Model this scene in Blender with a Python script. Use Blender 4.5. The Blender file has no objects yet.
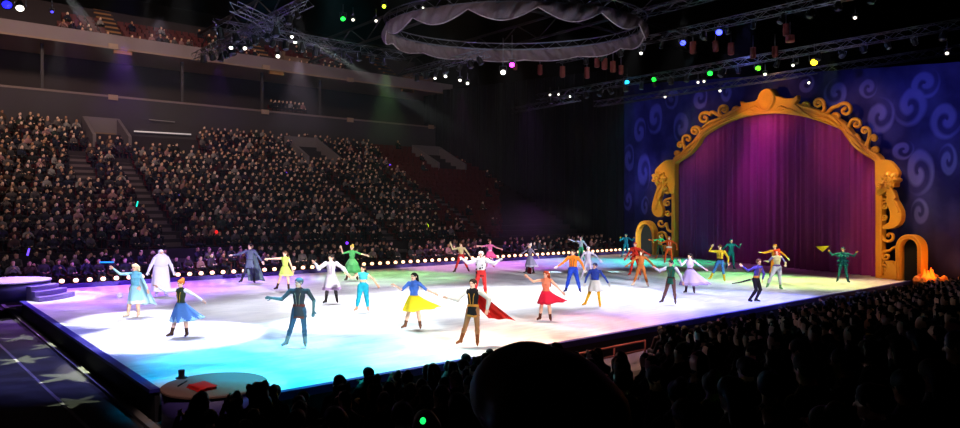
import bpy, bmesh, math, random
import numpy as np
from mathutils import Vector, Matrix, Euler
PI = math.pi
rnd = random.Random(7)
SC = bpy.context.scene
COL = SC.collection

# ---------------------------------------------------------------- camera model (metres; ice surface is z = 0)
F_PX, CAM_H = 700.0, 3.6
FW = np.array([.6461, .7632, 0.0]); RT = np.array([.7632, -.6461, 0.0]); UP = np.array([0, 0, 1.0])
CAM = np.array([0, 0, CAM_H])
def ray(x, y):
    return FW + RT * ((x - 480) / F_PX) - UP * ((y - 211) / F_PX)
def on_z(x, y, z=0.0):
    d = ray(x, y); return CAM + d * ((z - CAM_H) / d[2])
def at_depth(x, y, Z):
    return CAM + ray(x, y) * Z
def on_plane(x, y, p, n):
    d = ray(x, y); t = np.dot(p - CAM, n) / np.dot(d, n); return CAM + d * t
def proj(p):
    q = np.array(p, float) - CAM; Z = q @ FW
    return 480 + F_PX * (q @ RT) / Z, 211 - F_PX * (q @ UP) / Z, Z

cam = bpy.data.cameras.new('camera'); cam_ob = bpy.data.objects.new('camera', cam); COL.objects.link(cam_ob)
cam_ob.location = CAM
cam_ob.rotation_euler = (PI / 2, 0, math.atan2(FW[1], FW[0]) - PI / 2)
cam.sensor_width = 36; cam.lens = F_PX / 960 * 36; cam.shift_y = -3 / 960; cam.clip_start = .05; cam.clip_end = 400
SC.camera = cam_ob
SC.view_settings.view_transform = 'Standard'; SC.view_settings.look = 'None'
SC.view_settings.gamma = 1; SC.view_settings.use_curve_mapping = False; SC.view_settings.exposure = 0

# ---------------------------------------------------------------- materials
MATS = {}
def srgb(c):
    return tuple((x / 12.92 if x <= .04045 else ((x + .055) / 1.055) ** 2.4) for x in c)
def mat(name, rgb, rough=.75, metal=0.0, spec=.35, noise=.12, nscale=14.0, emit=0.0, ecol=None, bump=0.0):
    """rgb given as display (sRGB) 0..1; a gentle noise varies the tone"""
    key = (name, tuple(rgb), rough, metal, emit)
    if key in MATS: return MATS[key]
    m = bpy.data.materials.new(name); m.use_nodes = True
    nt = m.node_tree; b = nt.nodes['Principled BSDF']
    c = srgb(rgb)
    b.inputs['Roughness'].default_value = rough; b.inputs['Metallic'].default_value = metal
    b.inputs['Specular IOR Level'].default_value = spec
    if noise > 0:
        tc = nt.nodes.new('ShaderNodeTexCoord'); nz = nt.nodes.new('ShaderNodeTexNoise')
        nz.inputs['Scale'].default_value = nscale; nz.inputs['Detail'].default_value = 3
        mx = nt.nodes.new('ShaderNodeMix'); mx.data_type = 'RGBA'
        mx.inputs[6].default_value = (*[x * (1 - noise) for x in c], 1)
        mx.inputs[7].default_value = (*[min(1, x * (1 + noise)) for x in c], 1)
        nt.links.new(tc.outputs['Object'], nz.inputs['Vector']); nt.links.new(nz.outputs['Fac'], mx.inputs[0])
        nt.links.new(mx.outputs[2], b.inputs['Base Color'])
        if bump:
            bp = nt.nodes.new('ShaderNodeBump'); bp.inputs['Strength'].default_value = bump
            nt.links.new(nz.outputs['Fac'], bp.inputs['Height']); nt.links.new(bp.outputs['Normal'], b.inputs['Normal'])
    else:
        b.inputs['Base Color'].default_value = (*c, 1)
    if emit:
        e = srgb(ecol or rgb)
        b.inputs['Emission Color'].default_value = (*e, 1); b.inputs['Emission Strength'].default_value = emit
    MATS[key] = m
    return m
def cloth(rgb): return mat('cloth', rgb, .8, 0, .2, .1, 22)
def cull_mis(m):
    m.cycles.emission_sampling = 'NONE'; return m

M_BLACK = mat('black_paint', (.07, .07, .075), .6)
M_STEEL = mat('truss_metal', (.42, .42, .46), .32, .9)
M_CONC = mat('concrete', (.34, .32, .34), .85, nscale=3)
M_DARK = mat('dark_concrete', (.2, .19, .21), .9, nscale=2)
M_GOLD = mat('gold_paint', (.87, .60, .17), .5, .0, .4, .10, 3.0, bump=.15)
M_SKINS = [mat('skin', c, .55, 0, .4, .04, 30) for c in ((.93, .74, .64), (.86, .66, .54), (.72, .52, .40), (.95, .80, .72))]
M_EYE = mat('eye', (.08, .06, .06), .3, noise=0)
M_LIP = mat('lips', (.72, .32, .32), .5, noise=0)
M_BLADE = mat('blade_steel', (.8, .82, .85), .25, 1.0)

# ---------------------------------------------------------------- object helpers
def tag(o, label=None, cat=None, group=None, kind=None):
    if label: o['label'] = label
    if cat: o['category'] = cat
    if group: o['group'] = group
    if kind: o['kind'] = kind
    return o
def empty(name, loc, rz=0, **kw):
    o = bpy.data.objects.new(name, None); o.empty_display_size = .2
    o.location = loc; o.rotation_euler = (0, 0, rz); COL.objects.link(o)
    return tag(o, **kw)
def link(name, me, parent=None, mats=None):
    o = bpy.data.objects.new(name, me); COL.objects.link(o)
    if parent: o.parent = parent
    if mats:
        me.materials.clear()
        for m in mats: me.materials.append(m)
    return o
class MB:
    """collects boxes, tubes and surfaces; build() links them as one mesh object"""
    def __init__(s): s.v, s.f, s.mi, s.sm = [], [], [], []
    def add(s, v, f, mi=0, smooth=False):
        n = len(s.v); s.v += [tuple(map(float, p)) for p in v]
        s.f += [tuple(i + n for i in q) for q in f]; s.mi += [mi] * len(f); s.sm += [smooth] * len(f)
    def box(s, lo, hi, mi=0, M=None):
        x0, y0, z0 = lo; x1, y1, z1 = hi
        v = [(x0, y0, z0), (x1, y0, z0), (x1, y1, z0), (x0, y1, z0), (x0, y0, z1), (x1, y0, z1), (x1, y1, z1), (x0, y1, z1)]
        if M is not None: v = [tuple(M @ Vector(p)) for p in v]
        s.add(v, [(0, 3, 2, 1), (4, 5, 6, 7), (0, 1, 5, 4), (1, 2, 6, 5), (2, 3, 7, 6), (3, 0, 4, 7)], mi)
    def tube(s, pts, r, n=8, mi=0, cap=True, smooth=True):
        pts = [np.array(p, float) for p in pts]
        rs = r if isinstance(r, (list, tuple, np.ndarray)) else [r] * len(pts)
        V = []; prev = None
        for i, p in enumerate(pts):
            t = pts[min(i + 1, len(pts) - 1)] - pts[max(i - 1, 0)]
            t = t / (np.linalg.norm(t) + 1e-9)
            if prev is None:
                a = np.array([0, 0, 1.]) if abs(t[2]) < .9 else np.array([1., 0, 0])
            else: a = prev
            e1 = a - t * (a @ t); e1 /= np.linalg.norm(e1) + 1e-9; e2 = np.cross(t, e1); prev = e1
            for k in range(n):
                an = 2 * PI * k / n
                V.append(p + rs[i] * (math.cos(an) * e1 + math.sin(an) * e2))
        Fc = []
        for i in range(len(pts) - 1):
            for k in range(n):
                k2 = (k + 1) % n
                Fc.append((i * n + k, i * n + k2, (i + 1) * n + k2, (i + 1) * n + k))
        s.add(V, Fc, mi, smooth)
        if cap:
            b = len(s.v) - len(V)
            s.f += [tuple(b + k for k in reversed(range(n))), tuple(b + (len(pts) - 1) * n + k for k in range(n))]
            s.mi += [mi, mi]; s.sm += [False, False]
    def lathe(s, prof, c=(0, 0, 0), n=24, mi=0, smooth=True):
        V = []; Fc = []
        for r, z in prof:
            for k in range(n):
                a = 2 * PI * k / n; V.append((c[0] + r * math.cos(a), c[1] + r * math.sin(a), c[2] + z))
        for i in range(len(prof) - 1):
            for k in range(n):
                k2 = (k + 1) % n; Fc.append((i * n + k, i * n + k2, (i + 1) * n + k2, (i + 1) * n + k))
        Fc.append(tuple(reversed(range(n)))); Fc.append(tuple((len(prof) - 1) * n + k for k in range(n)))
        s.add(V, Fc, mi, smooth)
    def prism(s, poly, depth, mi=0, M=None):
        """poly in local XY, extruded along local Z from 0 to depth"""
        n = len(poly)
        v = [(x, y, 0) for x, y in poly] + [(x, y, depth) for x, y in poly]
        if M is not None: v = [tuple(M @ Vector(p)) for p in v]
        s.add(v, [tuple(reversed(range(n))), tuple(range(n, 2 * n))] + [(i, (i + 1) % n, n + (i + 1) % n, n + i) for i in range(n)], mi)
    def mesh(s, name, mats):
        me = bpy.data.meshes.new(name); me.from_pydata(s.v, [], s.f)
        me.polygons.foreach_set('material_index', s.mi); me.polygons.foreach_set('use_smooth', s.sm)
        for m in (mats if isinstance(mats, (list, tuple)) else [mats]): me.materials.append(m)
        me.update(); return me
    def build(s, name, mats, parent=None, **kw):
        return tag(link(name, s.mesh(name, mats), parent), **kw)
def recalc(o):
    bm = bmesh.new(); bm.from_mesh(o.data); bmesh.ops.recalc_face_normals(bm, faces=bm.faces); bm.to_mesh(o.data); bm.free(); return o
def bevel(o, w=.02, seg=2):
    m = o.modifiers.new('bevel', 'BEVEL'); m.width = w; m.segments = seg; m.limit_method = 'ANGLE'; return o
def copy_tree(o, parent=None):
    c = o.copy(); COL.objects.link(c)
    if parent: c.parent = parent
    for ch in list(o.children): copy_tree(ch, c)
    return c

# ---------------------------------------------------------------- smooth-blended bodies meshed with surface nets
def cap(a, b, ra, rb=None, m=0, s=None, sub=False, k=None):
    return dict(a=np.array(a, float), b=np.array(b, float), ra=ra, rb=ra if rb is None else rb, m=m, s=s, sub=sub, k=k)
def sdf_mesh(name, prims, mats, vox=.012, k=.03):
    lo = np.min([np.minimum(p['a'], p['b']) - max(p['ra'], p['rb']) * (np.max(p['s']) if p['s'] is not None else 1) for p in prims if not p['sub']], 0) - 4 * vox
    hi = np.max([np.maximum(p['a'], p['b']) + max(p['ra'], p['rb']) * (np.max(p['s']) if p['s'] is not None else 1) for p in prims if not p['sub']], 0) + 4 * vox
    n = np.ceil((hi - lo) / vox).astype(int) + 1
    D = np.full(n, .3, np.float32); HD = np.full(n, .3, np.float32); MI = np.zeros(n, np.uint8)
    ax = [lo[i] + vox * np.arange(n[i]) for i in range(3)]
    for p in prims:
        kk = p['k'] if p['k'] is not None else k
        r = max(p['ra'], p['rb']) * (max(1, np.max(p['s'])) if p['s'] is not None else 1) + kk * 2 + 3 * vox
        a0 = np.minimum(p['a'], p['b']) - r; a1 = np.maximum(p['a'], p['b']) + r
        i0 = np.clip(((a0 - lo) / vox).astype(int), 0, n); i1 = np.clip(((a1 - lo) / vox).astype(int) + 2, 0, n)
        if (i1 <= i0).any(): continue
        sl = tuple(slice(i0[j], i1[j]) for j in range(3))
        s = np.array(p['s'], float) if p['s'] is not None else np.ones(3)
        A = p['a'] / s; B = p['b'] / s; BA = B - A; L2 = max(BA @ BA, 1e-12)
        X = [(ax[j][sl[j]] / s[j] - A[j]).astype(np.float32) for j in range(3)]
        X = [X[0][:, None, None], X[1][None, :, None], X[2][None, None, :]]
        t = np.clip((X[0] * BA[0] + X[1] * BA[1] + X[2] * BA[2]) / L2, 0, 1)
        d = np.sqrt((X[0] - t * BA[0]) ** 2 + (X[1] - t * BA[1]) ** 2 + (X[2] - t * BA[2]) ** 2) - (p['ra'] + t * (p['rb'] - p['ra']))
        d = d * s.min()
        if p['sub']:
            D[sl] = np.maximum(D[sl], -d)
            continue
        h = np.maximum(kk - np.abs(D[sl] - d), 0) / kk
        D[sl] = np.minimum(D[sl], d) - h * h * kk * .25
        w = d < HD[sl]
        MI[sl][w] = p['m']; HD[sl] = np.minimum(HD[sl], d)
    S = D < 0
    cells = np.zeros(n - 1, np.uint8)
    for dx in (0, 1):
        for dy in (0, 1):
            for dz in (0, 1):
                cells += S[dx:n[0] - 1 + dx, dy:n[1] - 1 + dy, dz:n[2] - 1 + dz]
    act = (cells > 0) & (cells < 8)
    idx = np.full(n - 1, -1, np.int32); ci = np.argwhere(act); idx[act] = np.arange(len(ci))
    acc = np.zeros((len(ci), 3)); cnt = np.zeros(len(ci))
    cn = [(x, y, z) for x in (0, 1) for y in (0, 1) for z in (0, 1)]
    for A in cn:
        for j in range(3):
            if A[j]: continue
            B = list(A); B[j] = 1
            da = D[ci[:, 0] + A[0], ci[:, 1] + A[1], ci[:, 2] + A[2]]; db = D[ci[:, 0] + B[0], ci[:, 1] + B[1], ci[:, 2] + B[2]]
            cr = (da < 0) != (db < 0)
            t = np.where(cr, da / np.where(cr, da - db, 1), 0)
            pt = np.tile(np.array(A, float), (len(ci), 1)); pt[:, j] = t
            acc[cr] += pt[cr]; cnt[cr] += 1
    V = (ci + acc / cnt[:, None]) * vox + lo
    quads = []
    for j in range(3):
        a, b = [(1, 2), (2, 0), (0, 1)][j]
        sl0 = [slice(1, n[i] - 1) for i in range(3)]; sl1 = list(sl0); sl0[j] = slice(0, n[j] - 1); sl1[j] = slice(1, n[j])
        s0 = S[tuple(sl0)]; s1 = S[tuple(sl1)]
        e = np.argwhere(s0 != s1)
        if not len(e): continue
        flip = s0[e[:, 0], e[:, 1], e[:, 2]]
        off = np.ones(3, int); off[j] = 0
        g = e + off
        def cid(da, db):
            q = g.copy(); q[:, a] -= da; q[:, b] -= db
            return idx[q[:, 0], q[:, 1], q[:, 2]]
        q = np.stack([cid(1, 1), cid(0, 1), cid(0, 0), cid(1, 0)], 1)
        q[~flip] = q[~flip][:, ::-1]
        quads.append(q)
    Q = np.concatenate(quads)
    me = bpy.data.meshes.new(name)
    me.vertices.add(len(V)); me.vertices.foreach_set('co', V.astype(np.float32).ravel())
    me.loops.add(Q.size); me.loops.foreach_set('vertex_index', Q.ravel().astype(np.int32))
    me.polygons.add(len(Q)); me.polygons.foreach_set('loop_start', np.arange(0, Q.size, 4, dtype=np.int32))
    me.polygons.foreach_set('loop_total', np.full(len(Q), 4, np.int32))
    vm = MI[ci[:, 0], ci[:, 1], ci[:, 2]]
    me.polygons.foreach_set('material_index', vm[Q[:, 0]].astype(np.int32))
    me.polygons.foreach_set('use_smooth', np.ones(len(Q), bool))
    for m in mats: me.materials.append(m)
    me.update(calc_edges=True); me.validate()
    return me
# ---------------------------------------------------------------- people
def nrm(v):
    v = np.array(v, float); return v / (np.linalg.norm(v) + 1e-9)
def hand_prims(P, w, d, nrmv, u, m, curl=.35):
    """palm, four unequal two-joint fingers and a side thumb, from wrist w along d; nrmv = palm normal"""
    d = nrm(d); nv = nrm(nrmv - d * (np.dot(nrmv, d))); sv = np.cross(d, nv)
    k = .008
    pc = w + d * .085 * u
    for o in (-.024, 0, .024):
        P.append(cap(w + d * .015 * u + sv * o * u * .6, pc + sv * o * u, .016 * u, .015 * u, m, k=.015))
    for o, L in ((-.033, .062), (-.011, .076), (.011, .072), (.033, .055)):
        b = pc + sv * o * u; mid = b + (d + nv * curl * .3) * L * .55 * u
        tip = mid + nrm(d + nv * curl) * L * .5 * u
        P.append(cap(b, mid, .0098 * u, .0092 * u, m, k=k)); P.append(cap(mid, tip, .0092 * u, .008 * u, m, k=k))
    tb = w + d * .03 * u - sv * .026 * u; t1 = tb + nrm(d * .6 - sv * .8 + nv * .3) * .045 * u
    P.append(cap(tb, t1, .0125 * u, .0105 * u, m, k=.012)); P.append(cap(t1, t1 + nrm(d * .9 - sv * .35 + nv * .2) * .035 * u, .0105 * u, .009 * u, m, k=k))
def head_prims(P, hc, f, u, ms, me_, ml):
    f = nrm(f); r = nrm(np.cross(f, [0, 0, 1.])); up = np.cross(r, f)
    q = lambda x, y, z: hc + (r * x + f * y + up * z) * u
    P.append(cap(q(0, -.022, .025), q(0, .018, .03), .083 * u, .078 * u, ms))
    P.append(cap(q(0, .035, -.045), q(0, .058, -.078), .056 * u, .036 * u, ms))
    P.append(cap(q(0, .088, .012), q(0, .112, -.028), .009 * u, .014 * u, ms, k=.012))
    for sx in (-1, 1):
        P.append(cap(q(sx * .033, .0835, .008), q(sx * .037, .0835, .008), .0078 * u, m=me_, k=.003))
        P.append(cap(q(sx * .016, .090, .036), q(sx * .046, .080, .038), .0075 * u, m=ms, k=.012))
        P.append(cap(q(sx * .085, -.005, .012), q(sx * .087, -.008, -.022), .013 * u, .010 * u, ms, k=.01))
    P.append(cap(q(-.017, .0925, -.058), q(.017, .0925, -.058), .0045 * u, m=ml, k=.003))
    return q
def hair_prims(style, q, u, dn=(0, 0, -1)):
    P = []
    P.append(cap(q(0, -.032, .035), q(0, .012, .045), .094 * u, .086 * u))
    if style == 'curly':
        rr = random.Random(3)
        for i in range(26):
            a = rr.uniform(0, 2 * PI); z = rr.uniform(-.09, .13)
            c = q(.105 * math.cos(a), -.03 + .095 * math.sin(a), z)
            P.append(cap(c, c + np.array([0, 0, -.01]), .036 * u))
    if style in ('long', 'pony', 'bob', 'curly'):
        L = {'long': .36, 'pony': .05, 'bob': .11, 'curly': .14}[style]
        for x in (-.055, 0, .055):
            P.append(cap(q(x, -.07, .02), q(x * 1.5, -.10, -.05 - L), .052 * u, .034 * u))
    if style == 'pony':
        P.append(cap(q(0, -.12, .05), q(0, -.2, -.02), .035 * u)); P.append(cap(q(0, -.2, -.02), q(0.02, -.19, -.25), .035 * u, .015 * u))
    if style == 'bun':
        P.append(cap(q(0, -.085, .125), q(0, -.07, .13), .052 * u))
    # cut the face free
    P.append(cap(q(0, .115, .012), q(0, .115, -.09), .062 * u, .085 * u, sub=True))
    P.append(cap(q(0, .09, .0), q(0, .12, -.12), .055 * u, .07 * u, sub=True))
    return P

def person(S, name='person'):
    H = S.get('H', 1.7); u = H / 1.72; fem = S.get('fem', False)
    yaw = math.radians(S.get('yaw', 0)); cy, sy = math.cos(yaw), math.sin(yaw)
    def B(v): return np.array([cy * v[0] + sy * v[1], -sy * v[0] + cy * v[1], v[2]], float)
    L = nrm(B((*S.get('lean', (0, 0)), 1.0)))
    Pv = np.array([0, 0, .535 * H]); C = Pv + L * .19 * H; N = Pv + L * .292 * H
    hd = nrm(L * .6 + np.array([0, -.12, 1.0])); hc = N + hd * .093 * H
    hy = math.radians(S.get('look', 0)); f = B((math.sin(hy + yaw), -math.cos(hy + yaw), S.get('nod', -.05)))
    col = S['col']                                    # region -> rgb
    names = ['skin', 'eye', 'lip', 'top', 'sleeve', 'fore', 'bottom', 'shank', 'boot', 'hand', 'trim']
    base = {'skin': S.get('skin', M_SKINS[0]), 'eye': M_EYE, 'lip': M_LIP}
    def gm(n):
        if n in base: return base[n]
        c = col.get(n)
        if c is None:
            dflt = {'sleeve': 'top', 'fore': 'skin', 'bottom': 'top', 'shank': 'bottom', 'boot': None, 'hand': 'skin', 'trim': 'top'}[n]
            if dflt is None: return cloth((.93, .93, .95))
            return gm(dflt)
        return base['skin'] if c == 'skin' else cloth(c)
    mats = [gm(n) for n in names]; ix = {n: i for i, n in enumerate(names)}
    P = []
    sw = (.098 if fem else .118) * H * S.get('wide', 1); bulk = S.get('bulk', 1.0)
    fl = (1, .68, 1)
    # trunk
    P.append(cap(Pv + L * .0, Pv + L * .04 * H, .088 * H * bulk * (1.02 if fem else .95), .078 * H * bulk, ix['top' if col.get('bottom') == 'skin' else 'bottom'], fl))
    P.append(cap(Pv + L * .07 * H, C, (.064 if fem else .078) * H * bulk, .084 * H * bulk, ix['top' if not S.get('midriff') else 'skin'], fl))
    P.append(cap(C, C + L * .055 * H, .088 * H * bulk, .082 * H * bulk, ix['top'], fl))
    if fem:
        for sx in (-1, 1): P.append(cap(C + np.array([sx * .036, -.05, .01]) * u * 1.2, C + np.array([sx * .036, -.058, .0]) * u * 1.2, .044 * u, m=ix['top']))
    P.append(cap(N - L * .03 * H, hc - hd * .035 * H, (.036 if fem else .042) * H * .85, .033 * H * .85, ix['skin']))
    if S.get('collar'): P.append(cap(N - L * .035 * H, N - L * .012 * H, .06 * H, .048 * H, ix['trim'], fl))
    if S.get('belt'): P.append(cap(Pv + L * .045 * H, Pv + L * .05 * H, .091 * H * bulk, m=ix['trim'], s=(1, .72, .35)))
    q = head_prims(P, hc, f, u * S.get('headscale', 1), ix['skin'], ix['eye'], ix['lip'])
    vl = -1 if cy >= 0 else 1
    sh = {}
    for i, sd in enumerate((vl, -vl)):                # viewer's left limb first
        S0 = N - L * .028 * H + np.array([sd * sw, 0, 0]) * 1.0
        ua, fa = S['arms'][i]; ua = nrm(B(ua)); fa = nrm(B(fa))
        E = S0 + ua * .172 * H; W = E + fa * .15 * H
        puff = S.get('puff', 1.0); fpuff = S.get('fpuff', 1.0)
        top = ix['top']
        P.append(cap(N - L * .04 * H, S0, .045 * H, .036 * H * (1 if not fem else .9), top))
        up_m = ix['sleeve']
        P.append(cap(S0, E, .033 * H * puff * (.88 if fem else 1), .026 * H * puff ** .5 * (.9 if fem else 1), up_m))
        P.append(cap(E, W, .026 * H * fpuff * (.88 if fem else 1), .0175 * H * fpuff ** .6, ix['fore']))
        nv = nrm(np.cross(fa, [sd, 0, .3])) * (1 if i == 0 else -1)
        hm = ix['hand']
        hand_prims(P, W, fa, np.array(S.get('palm', (0, -1, -.3))) if abs(fa[1]) < .8 else np.array([0, 0, -1.]), u * 1.06, hm)
        sh[i] = (S0, E, W)
    feet = []
    for i, sd in enumerate((vl, -vl)):
        Hp = Pv + np.array([sd * .052 * H, 0, -.012 * H])
        td, kd = S['legs'][i]; td = nrm(B(td)); kd = nrm(B(kd))
        K = Hp + td * .24 * H; A = K + kd * .245 * H
        lp = S.get('legpuff', 1.0)
        P.append(cap(Hp, K, .056 * H * (1.03 if fem else 1) * lp, .036 * H * lp, ix['bottom']))
        bh = S.get('boot_h', .42)
        Kb = K + (A - K) * (1 - bh)
        P.append(cap(K, K + (A - K) * .35, .035 * H * lp, .036 * H * lp, ix['shank']))
        P.append(cap(K + (A - K) * .35, A, .036 * H * lp, .023 * H * max(1, lp * .9), ix['shank']))
        if bh > 0: P.append(cap(Kb, A, .035 * H if bh > .5 else .031 * H, .027 * H, ix['boot'], k=.012))
        toe = S.get('toes', [None, None])[i]
        tv = B(toe) if toe is not None else np.array([sd * .35, -1, 0.])
        tv = nrm(tv)
        side = nrm(np.cross(tv, kd)); dn = nrm(kd - tv * (kd @ tv) * .6)
        heel = A + dn * .03 * H - tv * .018 * H; ball = A + dn * .036 * H + tv * .085 * H
        P.append(cap(A, heel, .024 * H, .021 * H, ix['boot'])); P.append(cap(A + dn * .012 * H, ball, .026 * H, .017 * H, ix['boot']))
        feet.append((heel, ball, dn))
    low = min(min(h_[2] - .021 * H, b_[2] - .017 * H) for h_, b_, _ in feet)
    bl = .055 if not S.get('noskate') else 0.0
    dz = np.array([0, 0, bl - low])
    for p in P: p['a'] = p['a'] + dz; p['b'] = p['b'] + dz
    root = empty(name, S['loc'], S['rz'] + yaw, label=S['label'], cat=S.get('cat', 'skater'), group=S.get('group'))
    body = link('body', sdf_mesh('body', P, mats, S.get('vox', .0082), .022), root)
    q2 = lambda x, y, z: q(x, y, z) + dz
    hs, hcol = S['hair']
    if hs != 'none':
        link('hair' if hs != 'cap' else 'hat', sdf_mesh('hair', hair_prims('short' if hs == 'cap' else hs, q2, u * S.get('headscale', 1)), [cloth(hcol)], .012, .02), root)
    if bl:
        for h_, b_, dn in feet:
            mb = MB(); a = h_ + dz; b = b_ + dz; t = nrm(b - a)
            up = nrm(-dn - t * (-dn @ t)); s = np.cross(t, up)
            a = a - t * .02 - up * .014 * H; b = b + t * .02 - up * .010 * H
            V = []
            for e in (a, b):
                for o, hh in ((-1, 0), (1, 0), (1, -1), (-1, -1)): V.append(e + s * o * .006 + up * (hh * .042 + .01))
            V = [np.array([p[0], p[1], max(p[2], .002)]) for p in V]
            mb.add(V, [(0, 1, 2, 3), (7, 6, 5, 4), (0, 4, 5, 1), (1, 5, 6, 2), (2, 6, 7, 3), (3, 7, 4, 0)])
            recalc(mb.build('skate_blade', M_BLADE, root))
    Pz = Pv + dz
    for ex in S.get('extras', []):
        kind = ex[0]
        if kind == 'skirt':
            _, hem, flare, off, folds, c1, c2 = ex[:7]; wz = ex[7] if len(ex) > 7 else .06; nm = ex[8] if len(ex) > 8 else 'skirt'
            off = B(off); top = Pz + L * wz * H; nseg, nr = 72, 12
            V = []; Fc = []; Mi = []
            for th in (0, 1):
                for j in range(nr + 1):
                    t = j / nr; e = t ** .8 if nm != 'harem' else t
                    z = top[2] + (hem * H + bl - top[2]) * t
                    for k in range(nseg):
                        a = 2 * PI * k / nseg
                        rx = (.086 * bulk * (1 - e) + flare * e) * H; ry = (.064 * bulk * (1 - e) + flare * .85 * e) * H
                        w = 1 + .10 * t * math.sin(folds * a + 1.3 * math.sin(2 * a)) - th * .03
                        o2 = off * (t ** 1.3) * max(0, (math.cos(a) * off[0] + math.sin(a) * off[1]) / (np.linalg.norm(off[:2]) + 1e-6)) if np.linalg.norm(off) > .01 else np.zeros(3)
                        V.append((top[0] + rx * w * math.cos(a) + o2[0], top[1] + ry * w * math.sin(a) + o2[1],
                                  z + o2[2] + .012 * t * math.cos(folds * a) - th * .006))
            R_ = (nr + 1) * nseg
            for th in (0, 1):
                for j in range(nr):
                    for k in range(nseg):
                        k2 = (k + 1) % nseg; b0 = th * R_ + j * nseg
                        qd = (b0 + k, b0 + nseg + k, b0 + nseg + k2, b0 + k2)
                        Fc.append(qd if th else qd[::-1])
                        zig = nr - 2.0 + 1.2 * math.sin(k * .9) if len(ex) > 9 else nr - 2
                        Mi.append(1 if (c2 is not None and j >= zig) else 0)
            for j in (0, nr):
                for k in range(nseg):
                    k2 = (k + 1) % nseg; a0 = j * nseg
                    Fc.append((a0 + k, a0 + k2, R_ + a0 + k2, R_ + a0 + k)); Mi.append(1 if c2 is not None and j else 0)
            mb = MB(); mb.add(V, Fc, 0, True); mb.mi = Mi
            recalc(mb.build(nm, [cloth(c1), cloth(c2 or c1)], root))
        if kind == 'cape':
            _, c1, ln, off = ex[:4]; off = B(off); ns, nt = 24, 14
            V = []; Fc = []
            Nz = N + dz
            for th in (0, 1):
                for j in range(nt + 1):
                    t = j / nt
                    for i in range(ns + 1):
                        s = i / ns * 2 - 1
                        p = Nz - L * .02 * H + np.array([s * (.115 + .10 * t) * H, (.055 + .04 * math.sqrt(t)) * H + .022 * t * math.sin(9 * s + 1) - .04 * s * s * H + th * .012, -t * ln * H + .015 * math.sin(5 * s) * t]) + off * t ** 1.2
                        V.append(p)
            w = ns + 1; R_ = (nt + 1) * w
            for th in (0, 1):
                for j in range(nt):
                    for i in range(ns):
                        b0 = th * R_ + j * w + i; qd = (b0, b0 + 1, b0 + w + 1, b0 + w); Fc.append(qd if th else qd[::-1])
            edge = [i for i in range(ns + 1)] + [j * w + ns for j in range(1, nt + 1)] + [nt * w + i for i in range(ns - 1, -1, -1)] + [j * w for j in range(nt - 1, 0, -1)]
            for a, b in zip(edge, edge[1:] + edge[:1]): Fc.append((a, b, R_ + b, R_ + a))
            mb = MB(); mb.add(V, Fc, 0, True); recalc(mb.build('cape', cloth(c1), root))
        if kind == 'vest':                              # short sleeveless shell over the chest with trim
            pass
        if kind == 'ruffs':                             # soft frills round the hips, shoulders and calves
            _, c1 = ex[:2]
            for hh, rad, n in ((.80, .15, 9), (.55, .13, 8), (.66, .14, 8)):
                for k in range(n):
                    a = 2 * PI * k / n + hh * 9; r_ = rad * H
                    c = np.array([r_ * .6 * math.cos(a), r_ * .5 * math.sin(a), hh * H]); d = np.array([math.cos(a), math.sin(a), -.5])
                    mb = MB(); mb.tube([c, c + d * .05, c + d * .11 + np.array([0, 0, -.02]), c + d * .14 + np.array([0, 0, .03])], [.045, .05, .035, .012], 8); mb.build('frill', cloth(c1), root)
        if kind == 'dots':                              # round black patches on a pale costume, slightly proud of the body
            rr = random.Random(11); mb = MB()
            for k in range(14):
                a = rr.uniform(-PI * .95, -PI * .05); z = rr.uniform(.50, .80) * H
                c = np.array([.088 * H * bulk * math.cos(a), .062 * H * bulk * math.sin(a), z]); nn = nrm([math.cos(a), math.sin(a) * 1.5, 0])
                mb.tube([c - nn * .012, c + nn * .014], [.030, .028], 10, smooth=False)
            mb.build('spots', cloth((.05, .05, .05)), root)
        if kind == 'lapel':                             # gold frogging / stripe bands down the front
            _, c1 = ex[:2]; mb = MB()
            for sx in (-1, 1):
                pts = [N + dz - L * .05 * H + np.array([sx * .045 * H, -.066 * H * bulk, 0]), C + dz + np.array([sx * .03 * H, -.068 * H * bulk, 0]), Pz + L * .06 * H + np.array([sx * .018 * H, -.058 * H * bulk, 0])]
                mb.tube(pts, .009, 8)
            mb.build('trim_band', cloth(c1), root)
    root['_hands'] = 0; del root['_hands']
    return root, {i: tuple(x + dz for x in sh[i]) for i in sh}
def face_cam(p):
    d = CAM - p; return math.atan2(d[0], -d[1])
def skater(px, S):
    p = on_z(px[0], px[1], 0.0); S['loc'] = (p[0], p[1], 0); S['rz'] = face_cam(p)
    return person(S)
# ---------------------------------------------------------------- arena setting
FLOOR_Z = -.65
N0, N1 = 13.2, 37.2                  # near and far long edges of the ice (y)
U0 = 4.2                             # left end edge of the ice (x)
WA = on_z(677, 257); WB = on_z(875, 277)          # foot of the stage wall at the two arch columns
WD = nrm([WA[0] - WB[0], WA[1] - WB[1], 0]); WN = np.array([-WD[1], WD[0], 0.])   # along the wall / out of it
if np.dot(WN, CAM - WA) < 0: WN = -WN
def wall_u(y): return WB[0] + (y - WB[1]) * WD[0] / WD[1]
mb = MB(); mb.box((-40, -12, FLOOR_Z - .3), (75, 90, FLOOR_Z))
m_floor = mat('arena_floor', (.25, .24, .25), .8, noise=.25, nscale=1.5)
mb.build('floor', m_floor, kind='structure')
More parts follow.
